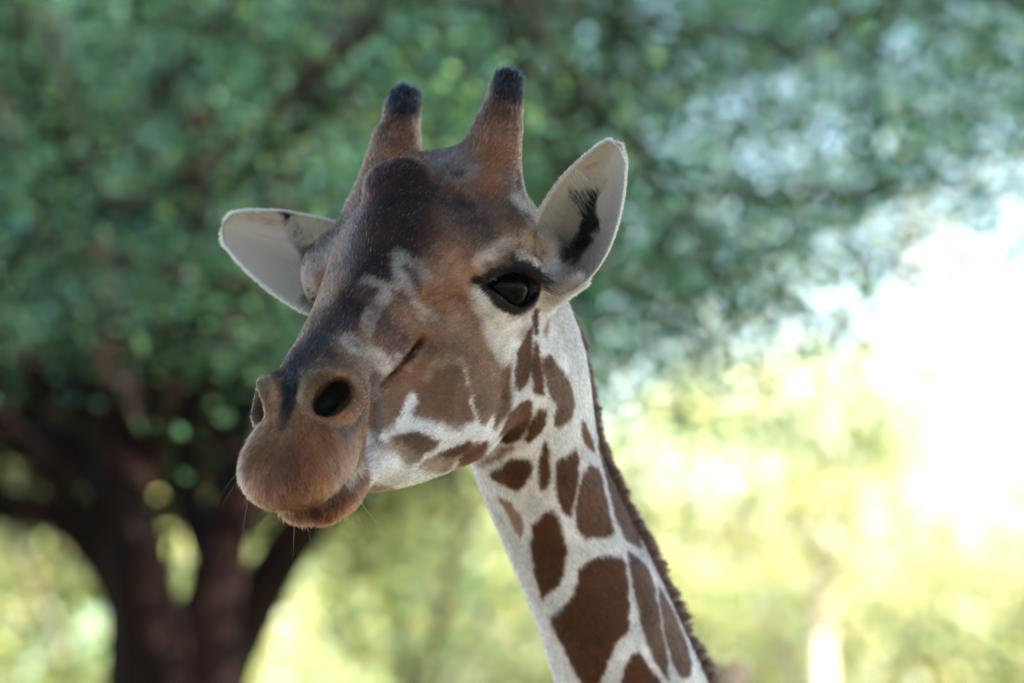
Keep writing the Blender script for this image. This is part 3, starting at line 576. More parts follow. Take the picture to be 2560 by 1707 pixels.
 ('p','cream',0.8,1.0,1,[(2.4,9.7,1.5),(1.7,11.1,-0.9),(0.0,11.6,-3.4),(-5.7,9.6,-6.1),(-7.9,9.6,-6.1),(-3.5,13.3,-3.2),(-9.1,10.7,-4.3),(-8.9,11.3,-4.9),(-8.8,9.6,-7.4),(-6.4,9.4,-7.6),(-3.0,9.5,-7.6),(0.0,9.2,-9.1),(1.8,9.3,-8.3),(3.1,9.6,-5.6),(3.3,9.6,-4.2),(3.1,9.6,-2.2),(3.0,9.5,-0.2)]),
 ('s','white',1.0,0.8,0.9,1,[(2.2,10.3,0.3),(1.2,11.0,-2.6),(-3.4,9.7,-5.7)]),
 ('p','jawbrown',0.3,1.0,1,[(21.3,5.1,-7.3),(19.6,5.4,-7.5),(17.1,5.9,-8.4),(15.6,6.2,-9.8),(13.8,6.2,-11.6),(14.4,6.0,-12.1),(16.4,5.7,-11.6),(17.3,5.6,-11.3),(18.5,5.7,-10.0),(19.7,5.5,-8.3)]),
 ('p','jawfade',0.6,0.8,1,[(21.6,5.1,-7.3),(19.9,5.5,-8.6),(18.2,5.7,-10.5),(17.3,5.5,-11.6),(18.9,5.3,-11.1),(20.7,5.3,-9.2),(21.9,5.1,-8.0)]),
 ('p','jawfade',0.3,1.0,1,[(17.2,5.2,-12.3),(15.6,5.6,-12.3),(12.9,5.9,-13.1),(10.9,6.6,-13.5),(9.4,7.0,-13.7),(8.7,6.9,-14.4),(9.2,6.4,-15.0),(10.3,5.7,-15.1),(10.8,4.6,-15.7),(12.2,4.0,-15.6),(15.5,4.7,-13.8)]),
 ('p','neckbrown',0.25,1.0,1,[(14.8,5.6,-12.8),(12.9,5.9,-13.1),(10.8,6.5,-13.5),(9.4,7.0,-13.7),(8.7,6.9,-14.3),(9.2,6.5,-14.9),(10.5,5.9,-14.8),(12.1,5.5,-14.3)]),
 ('p','neckbrown',0.25,1.0,1,[(9.9,5.3,-15.7),(9.7,6.1,-15.0),(8.1,6.8,-15.1),(6.4,7.0,-15.3),(5.6,6.9,-15.8),(5.6,6.0,-17.0),(-7.0,-3.2,-23.2),(6.6,4.3,-17.5),(7.2,3.5,-17.6)]),
 ('p','cheek',0.22,1.0,1,[(6.7,9.3,-4.9),(4.0,9.6,-5.5),(2.6,9.4,-7.6),(2.0,9.1,-8.9),(0.0,9.2,-9.1),(0.1,8.5,-11.8),(0.3,7.8,-14.1),(1.8,7.4,-15.0),(4.3,7.3,-15.2),(4.8,7.6,-14.4),(4.3,8.0,-13.1),(4.8,7.9,-13.2),(6.6,7.7,-13.3),(7.3,7.8,-12.5),(8.1,8.4,-9.5),(8.3,8.9,-6.8)]),
 ('p','neckbrown',0.5,0.8,1,[(1.8,9.0,-9.6),(0.0,9.2,-9.1),(0.1,8.5,-11.8),(0.3,7.8,-14.1),(1.8,7.4,-15.0),(4.3,7.3,-15.2),(4.6,7.5,-14.5),(3.0,8.2,-12.4)]),
 ('p','neckwhite',0.9,1.0,0,[(-1.7,9.6,-7.1),(-5.2,9.5,-7.1),(-8.2,9.7,-6.0),(-9.0,10.2,-6.5),(-10.4,10.3,-7.7),(-10.9,9.5,-10.6),(-11.0,9.5,-12.7),(-12.6,9.0,-16.0),(-14.3,8.4,-19.3),(-18.6,5.5,-26.7),(-20.0,5.1,-35.4),(-10.7,4.3,-31.2),(-7.8,-2.9,-29.1),(-8.7,-5.6,-24.9),(5.1,5.9,-17.2),(5.2,7.2,-15.4),(0.0,7.4,-15.2),(-0.4,8.8,-11.0)]),
 ('p','neckbrown',0.2,1.0,2,[(-4.9,9.4,-7.7),(-6.2,9.4,-7.7),(-5.4,9.2,-9.7),(-4.3,8.8,-11.9),(-3.1,8.4,-13.0),(-1.5,8.3,-13.1),(-0.8,8.5,-12.3),(-0.9,8.8,-10.9),(-2.2,9.3,-8.8)]),
 ('p','neckbrown',0.2,1.0,2,[(-6.1,9.3,-9.5),(-6.7,9.3,-10.2),(-6.3,9.0,-12.2),(-6.4,8.4,-14.8),(-6.5,8.0,-16.1),(-5.4,7.9,-15.6),(-4.6,8.2,-14.5),(-4.5,8.6,-13.0),(-4.6,8.8,-11.7)]),
 ('p','neckbrown',0.2,1.0,2,[(-7.0,9.5,-7.0),(-7.9,9.6,-6.4),(-8.3,9.6,-6.6),(-7.7,9.4,-8.3),(-6.8,9.4,-9.0),(-6.5,9.4,-8.4)]),
 ('p','neckbrown',0.2,1.0,2,[(3.0,6.8,-16.3),(0.8,7.5,-14.9),(-1.3,7.6,-14.8),(-3.4,7.7,-15.1),(-4.3,7.4,-16.0),(-5.0,6.7,-17.5),(-5.7,5.2,-19.3),(-5.6,3.7,-20.5),(-5.2,2.1,-20.7),(-4.9,1.6,-20.3)]),
 ('p','neckbrown',0.2,1.0,2,[(-6.2,4.0,-21.2),(-5.8,5.8,-18.9),(-6.0,7.1,-17.5),(-7.3,7.2,-18.3),(-7.7,6.5,-19.7),(-7.3,5.7,-20.7),(-6.6,4.3,-21.6)]),
 ('p','neckbrown',0.2,1.0,2,[(-7.1,-2.6,-25.3),(-6.4,-0.3,-24.3),(-6.1,1.4,-23.4),(-7.0,3.3,-24.0),(-7.2,2.5,-25.9),(-7.0,1.2,-26.9),(-7.1,0.2,-27.6),(-6.9,-0.9,-26.7),(-7.2,-2.3,-26.1)]),
 ('p','neckbrown',0.2,1.0,2,[(-7.6,4.1,-24.4),(-8.0,5.3,-22.4),(-8.4,4.9,-24.4),(-8.6,3.9,-27.1),(-8.4,3.2,-28.2),(-8.0,2.7,-28.1),(-7.8,3.1,-26.6)]),
 ('p','tan',0.3,1.0,2,[(-8.9,9.5,-9.0),(-9.9,9.6,-8.6),(-9.7,9.5,-9.2),(-8.6,9.5,-9.9),(-8.3,9.4,-9.8)]),
 ('p','tan',0.4,0.6,2,[(-2.6,9.6,-6.8),(-4.2,9.5,-6.7),(-5.2,9.5,-7.2),(-3.7,9.4,-7.7),(-2.3,9.5,-7.4)]),
 ('p','necktan',0.2,1.0,2,[(-7.0,9.1,-11.9),(-8.3,9.3,-12.2),(-10.2,9.1,-14.9),(-11.5,8.6,-17.6),(-12.1,8.1,-20.0),(-11.3,7.5,-21.3),(-9.5,6.8,-21.5),(-8.8,6.6,-20.8),(-9.0,7.4,-19.2),(-8.9,7.9,-18.0),(-7.8,8.1,-16.9),(-7.0,8.5,-14.8),(-6.7,9.0,-12.8)]),
 ('p','throat',0.35,1.0,2,[(-7.4,-3.9,-24.1),(-6.4,-1.5,-22.9),(-5.5,1.1,-21.5),(-5.6,2.4,-21.4),(-5.9,2.6,-21.9),(-5.8,1.1,-22.3),(-6.3,-1.0,-23.3),(-7.2,-3.3,-24.2)]),
 ('p','neckbrown',0.2,1.0,2,[(-13.3,7.5,-22.6),(-14.3,7.3,-23.5),(-15.6,6.5,-26.5),(-15.8,6.3,-27.6),(-14.0,6.6,-26.1),(-13.3,7.1,-24.1)]),
 ('p','neckbrown',0.2,1.0,2,[(-9.3,5.0,-25.7),(-10.7,5.8,-25.6),(-12.0,6.4,-25.5),(-12.3,6.0,-26.9),(-11.9,5.3,-29.2),(-11.0,4.5,-31.5),(-10.3,3.7,-33.1),(-9.7,3.6,-31.6),(-9.4,3.7,-29.7),(-9.3,4.3,-27.8)]),
 ('p','neckmid',0.2,1.0,2,[(-13.1,5.8,-28.8),(-14.5,6.1,-28.8),(-15.7,6.0,-29.8),(-15.9,5.9,-31.8),(-15.4,5.8,-34.8),(-15.2,5.7,-37.7),(-13.9,5.3,-37.7),(-12.5,4.7,-36.8),(-11.4,4.1,-36.5),(-10.9,4.0,-34.5),(-11.0,4.3,-32.8),(-11.8,5.0,-30.9),(-12.5,5.5,-29.5)]),
 ('p','necktan',0.2,1.0,2,[(-17.4,6.1,-26.9),(-19.0,5.1,-29.4),(-19.4,5.1,-32.8),(-19.8,5.3,-36.4),(-20.4,5.4,-39.3),(-19.1,6.2,-42.1),(-17.6,6.1,-40.6),(-16.6,6.0,-39.0),(-16.3,5.9,-36.6),(-16.8,5.9,-33.3),(-17.3,5.8,-30.1),(-17.1,6.0,-27.8)]),
 ('p','neckbrown',0.2,1.0,2,[(-8.0,0.2,-32.6),(-8.2,1.4,-31.7),(-8.9,2.6,-31.7),(-9.2,2.8,-32.6),(-9.5,2.5,-34.9),(-9.6,2.3,-36.7),(-9.3,0.9,-39.9),(-9.1,-0.6,-41.2),(-9.4,-2.8,-42.6),(-9.2,-2.6,-40.4),(-8.8,-2.0,-37.4),(-8.3,-0.9,-34.8)]),
 ('p','neckbrown',0.2,1.0,2,[(-9.6,-2.7,-45.7),(-9.3,-0.4,-44.2),(-9.6,1.3,-42.9),(-10.0,2.3,-41.3),(-10.3,2.7,-39.9),(-11.6,4.0,-39.4),(-13.1,4.9,-39.8),(-14.7,5.6,-40.9),(-15.0,5.8,-42.3),(-14.3,5.7,-44.3),(-13.6,5.3,-47.2),(-12.9,4.7,-49.3),(-11.4,3.3,-50.2),(-11.0,2.7,-51.2),(-10.4,1.2,-53.4),(-10.2,0.1,-54.8),(-10.1,-1.2,-55.4),(-10.1,-1.9,-54.6),(-10.0,-2.4,-51.6),(-9.8,-2.6,-48.1)]),
 ('p','necktan',0.2,1.0,2,[(-16.2,6.0,-41.1),(-17.4,6.3,-42.5),(-18.6,6.5,-45.0),(-18.2,6.6,-47.2),(-17.3,6.5,-50.9),(-16.6,6.2,-55.5),(-16.1,5.8,-57.9),(-15.1,5.6,-55.1),(-14.7,5.6,-51.7),(-14.8,5.8,-48.4),(-15.1,5.9,-44.8)]),
 ('p','necktan',0.2,1.0,2,[(-19.3,6.6,-47.2),(-20.2,6.5,-49.5),(-21.0,6.5,-52.6),(-21.1,6.6,-55.6),(-20.8,6.7,-58.4),(-19.2,6.6,-59.5),(-17.9,6.4,-58.3),(-17.3,6.4,-55.9),(-17.6,6.5,-52.5),(-18.2,6.6,-49.2)]),
 ('p','neckbrown',0.2,1.0,2,[(-11.4,2.6,-55.6),(-11.8,3.4,-53.9),(-12.7,4.3,-52.7),(-13.5,4.9,-52.9),(-13.9,5.0,-54.6),(-14.7,5.2,-56.8),(-15.1,5.4,-57.9),(-15.0,5.2,-59.5),(-11.5,2.4,-58.2),(-11.1,1.9,-57.0)]),
 ('p','throat',0.2,1.0,2,[(-7.7,-3.0,-28.7),(-7.6,-1.7,-29.3),(-7.7,-1.0,-30.8),(-8.0,-1.2,-32.4),(-8.4,-2.4,-34.1),(-8.2,-2.7,-32.4),(-7.9,-2.7,-30.3)]),
 ('s','eyeblack',0.5,0.5,1,1,[(2.3,9.8,2.1),(1.9,10.5,1.9),(1.4,11.4,2.3),(0.4,12.4,2.0),(-0.9,12.9,1.5),(-2.0,13.4,0.9),(-3.6,13.9,-0.3)]),
 ('s','eyeblack',0.58,0.5,1,1,[(1.9,10.4,1.6),(1.7,10.9,0.3),(1.5,11.3,-0.9),(0.7,11.7,-2.2),(-0.3,12.2,-3.1),(-1.9,12.7,-3.3),(-3.5,13.0,-2.9),(-4.0,13.7,-1.6)]),
 ('s','eyeblack',0.6,0.9,0.8,1,[(1.4,11.5,3.1),(0.4,12.4,2.8),(-1.0,13.1,2.7),(-1.6,13.2,3.0)]),
 ('s','white',0.85,0.7,0.95,1,[(-2.5,13.5,2.4),(-3.4,14.0,1.1),(-4.8,13.9,-0.3)]),
 ('s','eyeblack',0.7,0.6,1,1,[(-1.1,13.2,1.8),(-2.6,13.8,0.8),(-4.3,13.8,-0.8)]),
 ('s','earblack',1.25,0.8,0.9,0,[(-13.7,16.2,4.2),(-14.4,16.7,3.4),(-14.7,16.1,1.8),(-13.9,16.5,0.7),(-14.4,14.7,-1.0),(-14.7,13.1,-2.3),(-12.9,12.8,-2.4)]),
 ('p','earblack',0.3,1.0,0,[(-12.1,16.1,6.0),(-12.9,16.2,5.2),(-13.7,17.2,4.8),(-13.6,19.0,4.8),(-13.5,18.1,3.0),(-13.6,17.6,2.1),(-13.2,18.1,1.2),(-13.1,17.6,0.1),(-13.9,15.8,-0.8),(-13.3,16.5,-1.2),(-13.5,15.2,-2.2),(-14.5,13.5,-2.4),(-12.7,12.8,-2.6),(-12.7,12.6,-2.2),(-15.0,12.8,-1.7),(-14.8,14.1,-0.2),(-15.2,14.6,0.9),(-14.5,15.1,2.6),(-13.1,15.3,4.4)]),
 ('p','earblack',0.3,1.0,0,[(-10.3,-20.2,4.9),(-11.1,-18.8,4.6),(-11.3,-17.9,5.1),(-11.1,-18.7,4.0),(-1.3,-11.1,6.9),(-1.2,-12.1,6.5),(-10.2,-19.6,4.0)]),
 ('s','ochre',0.5,0.9,0.5,0,[(-8.1,-23.0,9.2),(-9.2,-21.4,7.9),(-9.6,-20.4,7.6)]),
 ('s','ochre',0.45,0.9,0.5,0,[(-11.5,20.6,8.5),(-11.7,19.0,7.9)]),
]
# ------------------------------------------------------------------ giraffe: colours of the coat
INK = dict(white=(0.53, 0.49, 0.525), cream=(0.52, 0.44, 0.4), neckwhite=(0.52, 0.485, 0.52), brown=(0.135, 0.066, 0.045), tan=(0.25, 0.138, 0.092), tanlight=(0.38, 0.27, 0.2), grey=(0.088, 0.06, 0.058),
           purple=(0.085, 0.055, 0.066), lilac=(.22, .16, .17), palegrey=(.40, .34, .33), forehead=(0.019, 0.0085, 0.0115), lump=(0.011, 0.007, 0.008), rust=(0.19, 0.068, 0.034), rustdark=(.10, .04, .022),
           ochre=(.30, .17, .08), horntip=(0.008, 0.008, 0.013), speck=(.12, .06, .05), vein=(0.54, 0.47, 0.46), patch=(0.066, 0.034, 0.033), nose=(0.034, 0.025, 0.029), grizzle=(0.13, 0.098, 0.092),
           muzzle=(0.215, 0.1, 0.06), lipdark=(0.115, 0.043, 0.026), liprust=(0.29, 0.11, 0.052), lippale=(.30, .20, .18), pad=(0.1, 0.054, 0.033), padlight=(0.23, 0.13, 0.082), nosestrip=(.014, .013, .019),
           nostril=(.004, .004, .005), crease=(.060, .044, .050), lowerlip=(0.1, 0.038, 0.022), lipblack=(.02, .011, .009), lipgrey=(0.36, 0.29, 0.24), lowerrust=(0.32, 0.078, 0.022), slash=(.022, .011, .007), hornbrown=(0.058, 0.024, 0.019),
           jawbrown=(0.065, 0.031, 0.02), jawfade=(0.2, 0.125, 0.095), cheek=(0.122, 0.064, 0.043), neckbrown=(0.054, 0.0175, 0.0085), neckmid=(0.07, 0.029, 0.018), necktan=(0.072, 0.036, 0.026), throat=(0.2, 0.105, 0.082),
           eyeblack=(.006, .005, .007), earblack=(.008, .006, .006), earin=(0.43, 0.39, 0.385), earout=(0.36, 0.33, 0.34))
INK = {k: np.array(v) for k, v in INK.items()}
exec_items = []
for it in COAT:
    pts = np.array(it[-1], float)
    if it[0] == 's': exec_items.append(('s', INK[it[1]], it[2], it[3], it[4], it[5], pts))
    else:
        c = pts.mean(0); u, s, vt = np.linalg.svd(pts - c); exec_items.append(('p', INK[it[1]], it[2], it[3], it[4], (c, vt, (pts - c) @ vt[:2].T, np.linalg.norm(pts - c, axis=1).max())))

def seg_dist(p, a, b):
    ba = b - a; l = max(ba @ ba, 1e-9); t = np.clip(((p - a) @ ba) / l, 0, 1)
    return np.sqrt(((p - a - t[:, None] * ba) ** 2).sum(1))
def paint(p, items, C, which):
    for it in items:
        if which is not None and it[5 if it[0] == 's' else 4] not in which: continue
        if it[0] == 's':
            _, col, r, soft, op, mir, pts = it; R_ = r * (1 + .5 * soft)
            lo = pts.min(0) - R_ - .4; hi = pts.max(0) + R_ + .4
            m = np.nonzero(((p > lo) & (p < hi)).all(1))[0]
            if not len(m): continue
            q = p[m]; d = np.full(len(m), 1e9)
            if len(pts) == 1: d = np.sqrt(((q - pts[0]) ** 2).sum(1))
            for a, b in zip(pts, pts[1:]): d = np.minimum(d, seg_dist(q, a, b))
            w = np.clip((r * (1 + .5 * soft) - d) / (r * soft), 0, 1); w = w * w * (3 - 2 * w) * op
            if .65 < soft < 1.05: w = w * np.clip(.82 + .75 * vnoise(q, .9, 8) + .45 * vnoise(q, 2.6, 9), 0, 1.15).clip(0, 1)
        else:
            _, col, soft, op, mir, (c, vt, poly, rad) = it
            q = p - c; m = np.nonzero((np.abs(q) < rad + 1).all(1))[0]
            if not len(m): continue
            q = q[m] @ vt.T; x, y = q[:, 0], q[:, 1]
            ins = np.zeros(len(m), bool); d = np.full(len(m), 1e9)
            for a, b in zip(poly, np.roll(poly, -1, 0)):
                cr = (a[1] > y) != (b[1] > y)
                ins ^= cr & (x < (b[0] - a[0]) * (y - a[1]) / ((b[1] - a[1]) or 1e-9) + a[0])
                d = np.minimum(d, seg_dist(q[:, :2], a, b))
            sd_ = np.where(ins, d, -d) + (.18 if mir == 2 else 0); w = np.clip(.5 + sd_ / (2 * soft), 0, 1) * op
            w = w * np.clip((.75 * rad + 1.5 - np.abs(q[:, 2])) / 1.0, 0, 1)
        C[m] += (col - C[m]) * w[:, None]
    return C

VOR = np.random.default_rng(3).uniform((-30, 30, -20), (190, 320, 330), (420, 3))
def coat_color(P):
    """P: (N,3) cm in the view frame -> linear colour of the coat there"""
    n1 = np.stack([vnoise(P, 1.6, s) for s in (1, 2, 3)], 1) * .20 + np.stack([vnoise(P, 5, s) for s in (4, 5, 6)], 1) * .14
    Pj = P + n1; h = Pj @ HEAD_AX
    nk = neck_coords(Pj.astype(f32)); dn = neck_d(Pj.astype(f32)); dh = head_d(h.astype(f32))
    isneck = np.clip(.5 + (dh - dn) / 2.0, 0, 1) * np.clip((nk[:, 0] - .5) / .6, 0, 1)
    C = np.tile(INK['brown'], (len(P), 1)); C += (INK['neckwhite'] - C) * isneck[:, None]
    eb_ = np.clip((np.abs(h[:, 1]) - 8.6) / 1.2, 0, 1) * np.clip((-h[:, 0] - 7.5) / 1.5, 0, 1) * np.clip((3.5 - h[:, 2]) / 1.5, 0, 1); C += (INK['earout'] - C) * eb_[:, None]
    H = h.copy(); right = h[:, 1] < 0
    # head: marks of the left side repeat on the right, neck: likewise about the neck's own plane
    Hm = h.copy(); Hm[:, 1] = np.abs(Hm[:, 1]); Hm_use = np.where(right[:, None], Hm, h)
    lf = nk[:, 2]
    flip = lf < -.5
    Pn = Pj.copy()
    if flip.any():
        i = np.clip(np.searchsorted(NT, nk[:, 0]) - 1, 0, len(NL) - 2); dv = NL[i + 1, :3] - NL[i, :3]; dv /= np.linalg.norm(dv, axis=1)[:, None]
        nn = NAPE - dv * (dv @ NAPE)[:, None]; nn /= np.linalg.norm(nn, axis=1)[:, None]; ll = np.cross(dv, nn); ll[ll[:, 2] > 0] *= -1
        Pn[flip] -= 2 * lf[flip, None] * ll[flip]
    Hn = Pn @ HEAD_AX
    hm = isneck < .75
    for it in exec_items:
        mir = it[5] if it[0] == 's' else it[4]
        C = paint({0: h, 1: Hm_use, 2: Hn}[mir], [it], C, None)
    ed = np.minimum(np.linalg.norm(h - eye_c(1), axis=1), np.linalg.norm(h - eye_c(-1), axis=1)); C += (INK['eyeblack'] - C) * np.clip((EYE_R + .85 - ed) / .4, 0, 1)[:, None]
    # below the picture the patches go on as an irregular net
    low = np.nonzero(nk[:, 0] > 5.55)[0]
    if len(low):
        q = P[low]; best = np.full((len(q), 2), 1e9)
        for v in VOR:
            d = np.sqrt((((q - v) * (1, .8, 1)) ** 2).sum(1)); m = d < best[:, 0]
            best[:, 1] = np.where(m, best[:, 0], np.minimum(best[:, 1], d)); best[:, 0] = np.where(m, d, best[:, 0])
        w = np.clip((best[:, 1] - best[:, 0] - 2.2) / .5, 0, 1)
        C[low] += (INK['neckbrown'] - C[low]) * w[:, None]
    C = C * (1 + .30 * vnoise(P, .33, 31) + .20 * vnoise(P, 1.1, 32))[:, None].clip(.5, 1.5)
    return np.clip(C, .002, 1)

# ------------------------------------------------------------------ giraffe: build
GRES = .25
V, Q = iso_mesh(giraffe_d, (-30, -34, -46), (48, 80, 62), GRES)
n_head = len(V)
fn_ = np.cross(V[Q[:, 2]] - V[Q[:, 0]], V[Q[:, 3]] - V[Q[:, 1]]); VN = np.zeros_like(V)
for k in range(4):
    for ax in range(3): VN[:, ax] += np.bincount(Q[:, k], fn_[:, ax], len(V))
VN /= np.maximum(np.linalg.norm(VN, axis=1, keepdims=True), 1e-9)
VC = coat_color(V)
def ear_paint(sgn, V):
    b, L, a, n, s = ear_frame(sgn); nu, m = 90, 126
    u = np.repeat(np.linspace(0, 1, nu), m); t = np.tile(np.concatenate([np.linspace(-1, 1, 64), np.linspace(1, -1, 64)[1:-1]]), nu)
    inn = np.tile(np.concatenate([np.ones(64, bool), np.zeros(62, bool)]), nu)
    C = np.where(inn[:, None], INK['earin'], INK['earout'])
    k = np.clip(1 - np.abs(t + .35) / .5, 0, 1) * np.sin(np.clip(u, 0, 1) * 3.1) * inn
    C = C * (1 - .28 * k[:, None])  # soft shade painted along the hollow of the cup
    C = np.where(inn[:, None], C * (1 - .45 * np.clip(1 - u / .45, 0, 1))[:, None], C)                     # darker skin and painted shade towards the ear's base
    C = np.where((np.abs(t) > .93)[:, None], INK['white'] * 1.1, C)
    h = V @ HEAD_AX + np.stack([vnoise(V, 2.2, s_) for s_ in (1, 2, 3)], 1) * .22
    Ci = paint(h, [it for it in exec_items if (it[1] == INK['earblack']).all()] + [it for it in exec_items if it[0] == 's' and (it[1] == INK['ochre']).all()], C.copy(), None)
    return np.where(inn[:, None], Ci, C)
ears = {}
for sg in (1, -1):
    v, q = ear_patch(sg); ears[sg] = (v, ear_paint(sg, v))
    Q = np.concatenate([Q, q + len(V)]); V = np.concatenate([V, v]); VC = np.concatenate([VC, ears[sg][1]])

G0 = np.array([.95, 6.3, 0.0])
giraffe = empty('giraffe', G0, 'brown and white giraffe with dark horn tips looking towards the camera', 'giraffe')
skin, sn, sl, sb = nmat('giraffe_coat', rough=.75, spec=.25)
at = sn.new('ShaderNodeAttribute'); at.attribute_name = 'Col'; sl.new(at.outputs['Color'], sb.inputs['Base Color'])
tn = sn.new('ShaderNodeTexNoise'); tn.inputs['Scale'].default_value = 420; tn.inputs['Detail'].default_value = 2
tc = sn.new('ShaderNodeTexCoord'); sl.new(tc.outputs['Object'], tn.inputs['Vector'])
bp = sn.new('ShaderNodeBump'); bp.inputs['Strength'].default_value = .25; bp.inputs['Distance'].default_value = .002; sl.new(tn.outputs['Fac'], bp.inputs['Height']); sl.new(bp.outputs[0], sb.inputs['Normal'])
# trunk and legs, below the picture
def torso_d(P):
    P = P.astype(f32); B = lambda *a: tuple(100 * x for x in a)
    d = cone(P, B(.25, 5.27, 2.14), B(.58, 5.78, 1.62), 10.2, 20); d = smin(d, ell(P, B(.66, 5.9, 1.45), (30, 34, 33)), 14)
    d = smin(d, cone(P, B(.72, 5.98, 1.46), B(1.18, 6.66, 1.44), 31, 27), 12)
    for bx, by, f in ((.66, 5.86, 1), (1.2, 6.66, 0)):
        for sg in (-1, 1):
            x, y = bx + sg * .115, by - sg * .08
            knee = (x + (0 if f else -.03), y - (0 if f else .04), .62); d = smin(d, cone(P, B(x, y, 1.3), B(*knee), 13, 6.2), 8)
            d = smin(d, cone(P, B(*knee), B(x, y, .12), 5.6, 4.2), 2); d = smin(d, cone(P, B(x, y, .10), B(x - .01, y - .02, .05), 5, 6), 2)
    d = smin(d, cone(P, B(1.36, 6.88, 1.5), B(1.44, 7.0, .95), 3.5, 2), 4)
    return d
TV, TQ = iso_mesh(torso_d, (0, 500, -4), (180, 730, 240), 2.0, 1.2, 3)
tc_ = (TV / 100 - EYES) @ np.stack([RIGHT, DOWN, FWD], 1) * 100; nk_ = neck_coords(tc_.astype(f32))
TC = np.tile(INK['neckwhite'], (len(TV), 1)); best = np.full((len(TV), 2), 1e9)
for v in VOR:
    d = np.sqrt((((tc_ - v) * (1, .8, 1)) ** 2).sum(1)); m = d < best[:, 0]
    best[:, 1] = np.where(m, best[:, 0], np.minimum(best[:, 1], d)); best[:, 0] = np.where(m, d, best[:, 0])
TC += (INK['neckbrown'] - TC) * np.clip((best[:, 1] - best[:, 0] - 2.2) / .8, 0, 1)[:, None]
body = mesh_np('body', np.concatenate([view_to_world(V), TV / 100]), np.concatenate([Q, TQ + len(V)]), skin, giraffe, origin=G0, colors=np.concatenate([VC, TC]))

# eyes
em, en, el, eb = nmat('eye', (.003, .0025, .003), .02, .06)
et = en.new('ShaderNodeTexCoord'); sp = en.new('ShaderNodeSeparateXYZ'); el.new(et.outputs['Object'], sp.inputs[0])
def eye(sgn):
    u = np.linspace(0, math.pi, 33); v = np.linspace(0, 2 * math.pi, 49)[:-1]
    ax = EYE_AX * [1, sgn, 1]
    pts = []
    for a in u:
        for b in v:
            n, s, t = math.cos(a), math.sin(a) * math.cos(b), math.sin(a) * math.sin(b)
            r = EYE_R * (1 + .05 * max(0, n - .82) / .18)                                          # the cornea stands out a little
            pts.append(HEAD_AX @ (eye_c(sgn) + r * (n * ax[0] + s * ax[1] + t * ax[2])))
    F = [(i * 48 + j, i * 48 + (j + 1) % 48, (i + 1) * 48 + (j + 1) % 48, (i + 1) * 48 + j) for i in range(32) for j in range(48)]
    return mesh_np('eye', view_to_world(np.array(pts)), F, em, giraffe, origin=G0)
eye(1); eye(-1)

# ------------------------------------------------------------------ fur
hm, hn, hl, hb = nmat('fur', rough=.6)
hn.remove(hb); ha = hn.new('ShaderNodeAttribute'); ha.attribute_name = 'Col'
hp = hn.new('ShaderNodeBsdfHairPrincipled'); hp.model = 'CHIANG'; hp.parametrization = 'COLOR'; hp.inputs['Roughness'].default_value = .5; hp.inputs['Radial Roughness'].default_value = .6
hp.inputs['Random Roughness'].default_value = .2; hp.inputs['IOR'].default_value = 1.28
hl.new(ha.outputs['Color'], hp.inputs['Color']); hl.new(hp.outputs[0], hn['Material Output'].inputs[0])

def sample_surface(V, Q, n, weight=None):
    a = V[Q[:, 0]]; b = V[Q[:, 1]]; c = V[Q[:, 2]]; d = V[Q[:, 3]]
    ar = .5 * np.linalg.norm(np.cross(c - a, d - b), axis=1)
    if weight is not None: ar = ar * weight
    f = np.searchsorted(np.cumsum(ar) / ar.sum(), rng.random(n)); f = np.minimum(f, len(Q) - 1)
    u = rng.random((n, 1)); v = rng.random((n, 1))
    return a[f] * (1 - u) * (1 - v) + b[f] * u * (1 - v) + c[f] * u * v + d[f] * (1 - u) * v, f

def fur_flow(h, nk, isneck):
    """the way hair lies (head frame)"""
    f = np.tile(np.array([-1.0, 0, -.15]), (len(h), 1))
    lip = np.clip((h[:, 0] - 25) / 4, 0, 1)[:, None]
    f = f * (1 - lip) + lip * np.stack([.5 + 0 * h[:, 0], .25 * np.sign(h[:, 1]), -1.0 + 0 * h[:, 0]], 1)
    horn = (np.clip((-h[:, 0] - 13) / 4, 0, 1) * np.clip((h[:, 2] - 9) / 2, 0, 1))[:, None]
    f = f * (1 - horn) + horn * np.array([-.82, .0, .57])
    dv = np.gradient(NL[:, :3], axis=0); i = np.clip(np.searchsorted(NT, nk[:, 0]), 0, len(NL) - 1); nd = dv[i] @ HEAD_AX; nd /= np.linalg.norm(nd, axis=1)[:, None]
    w = isneck[:, None]
    return f * (1 - w) + nd * w

def grow(roots, nor, flow, length, lift, jit, K=4):
    """roots etc. in head frame cm -> (N,K,3)"""
    t = flow - nor * (flow * nor).sum(1, keepdims=True); t /= np.maximum(np.linalg.norm(t, axis=1, keepdims=True), 1e-6)
    t = t + rng.normal(0, 1, t.shape) * jit; t -= nor * (t * nor).sum(1, keepdims=True); t /= np.maximum(np.linalg.norm(t, axis=1, keepdims=True), 1e-6)
    s = np.linspace(0, 1, K)[None, :, None]; L = np.asarray(length).reshape(-1, 1, 1); lf = np.asarray(lift).reshape(-1, 1, 1)
    up = lf * s * (1 - .35 * s); al = np.sqrt(np.clip(1 - lf * lf, .05, 1)) * s
    return roots[:, None, :] - nor[:, None, :] * .03 + L * (t[:, None, :] * al + nor[:, None, :] * up)
def cm(h):                                           # head frame cm -> world
    return view_to_world(h @ HEAD_AX.T)

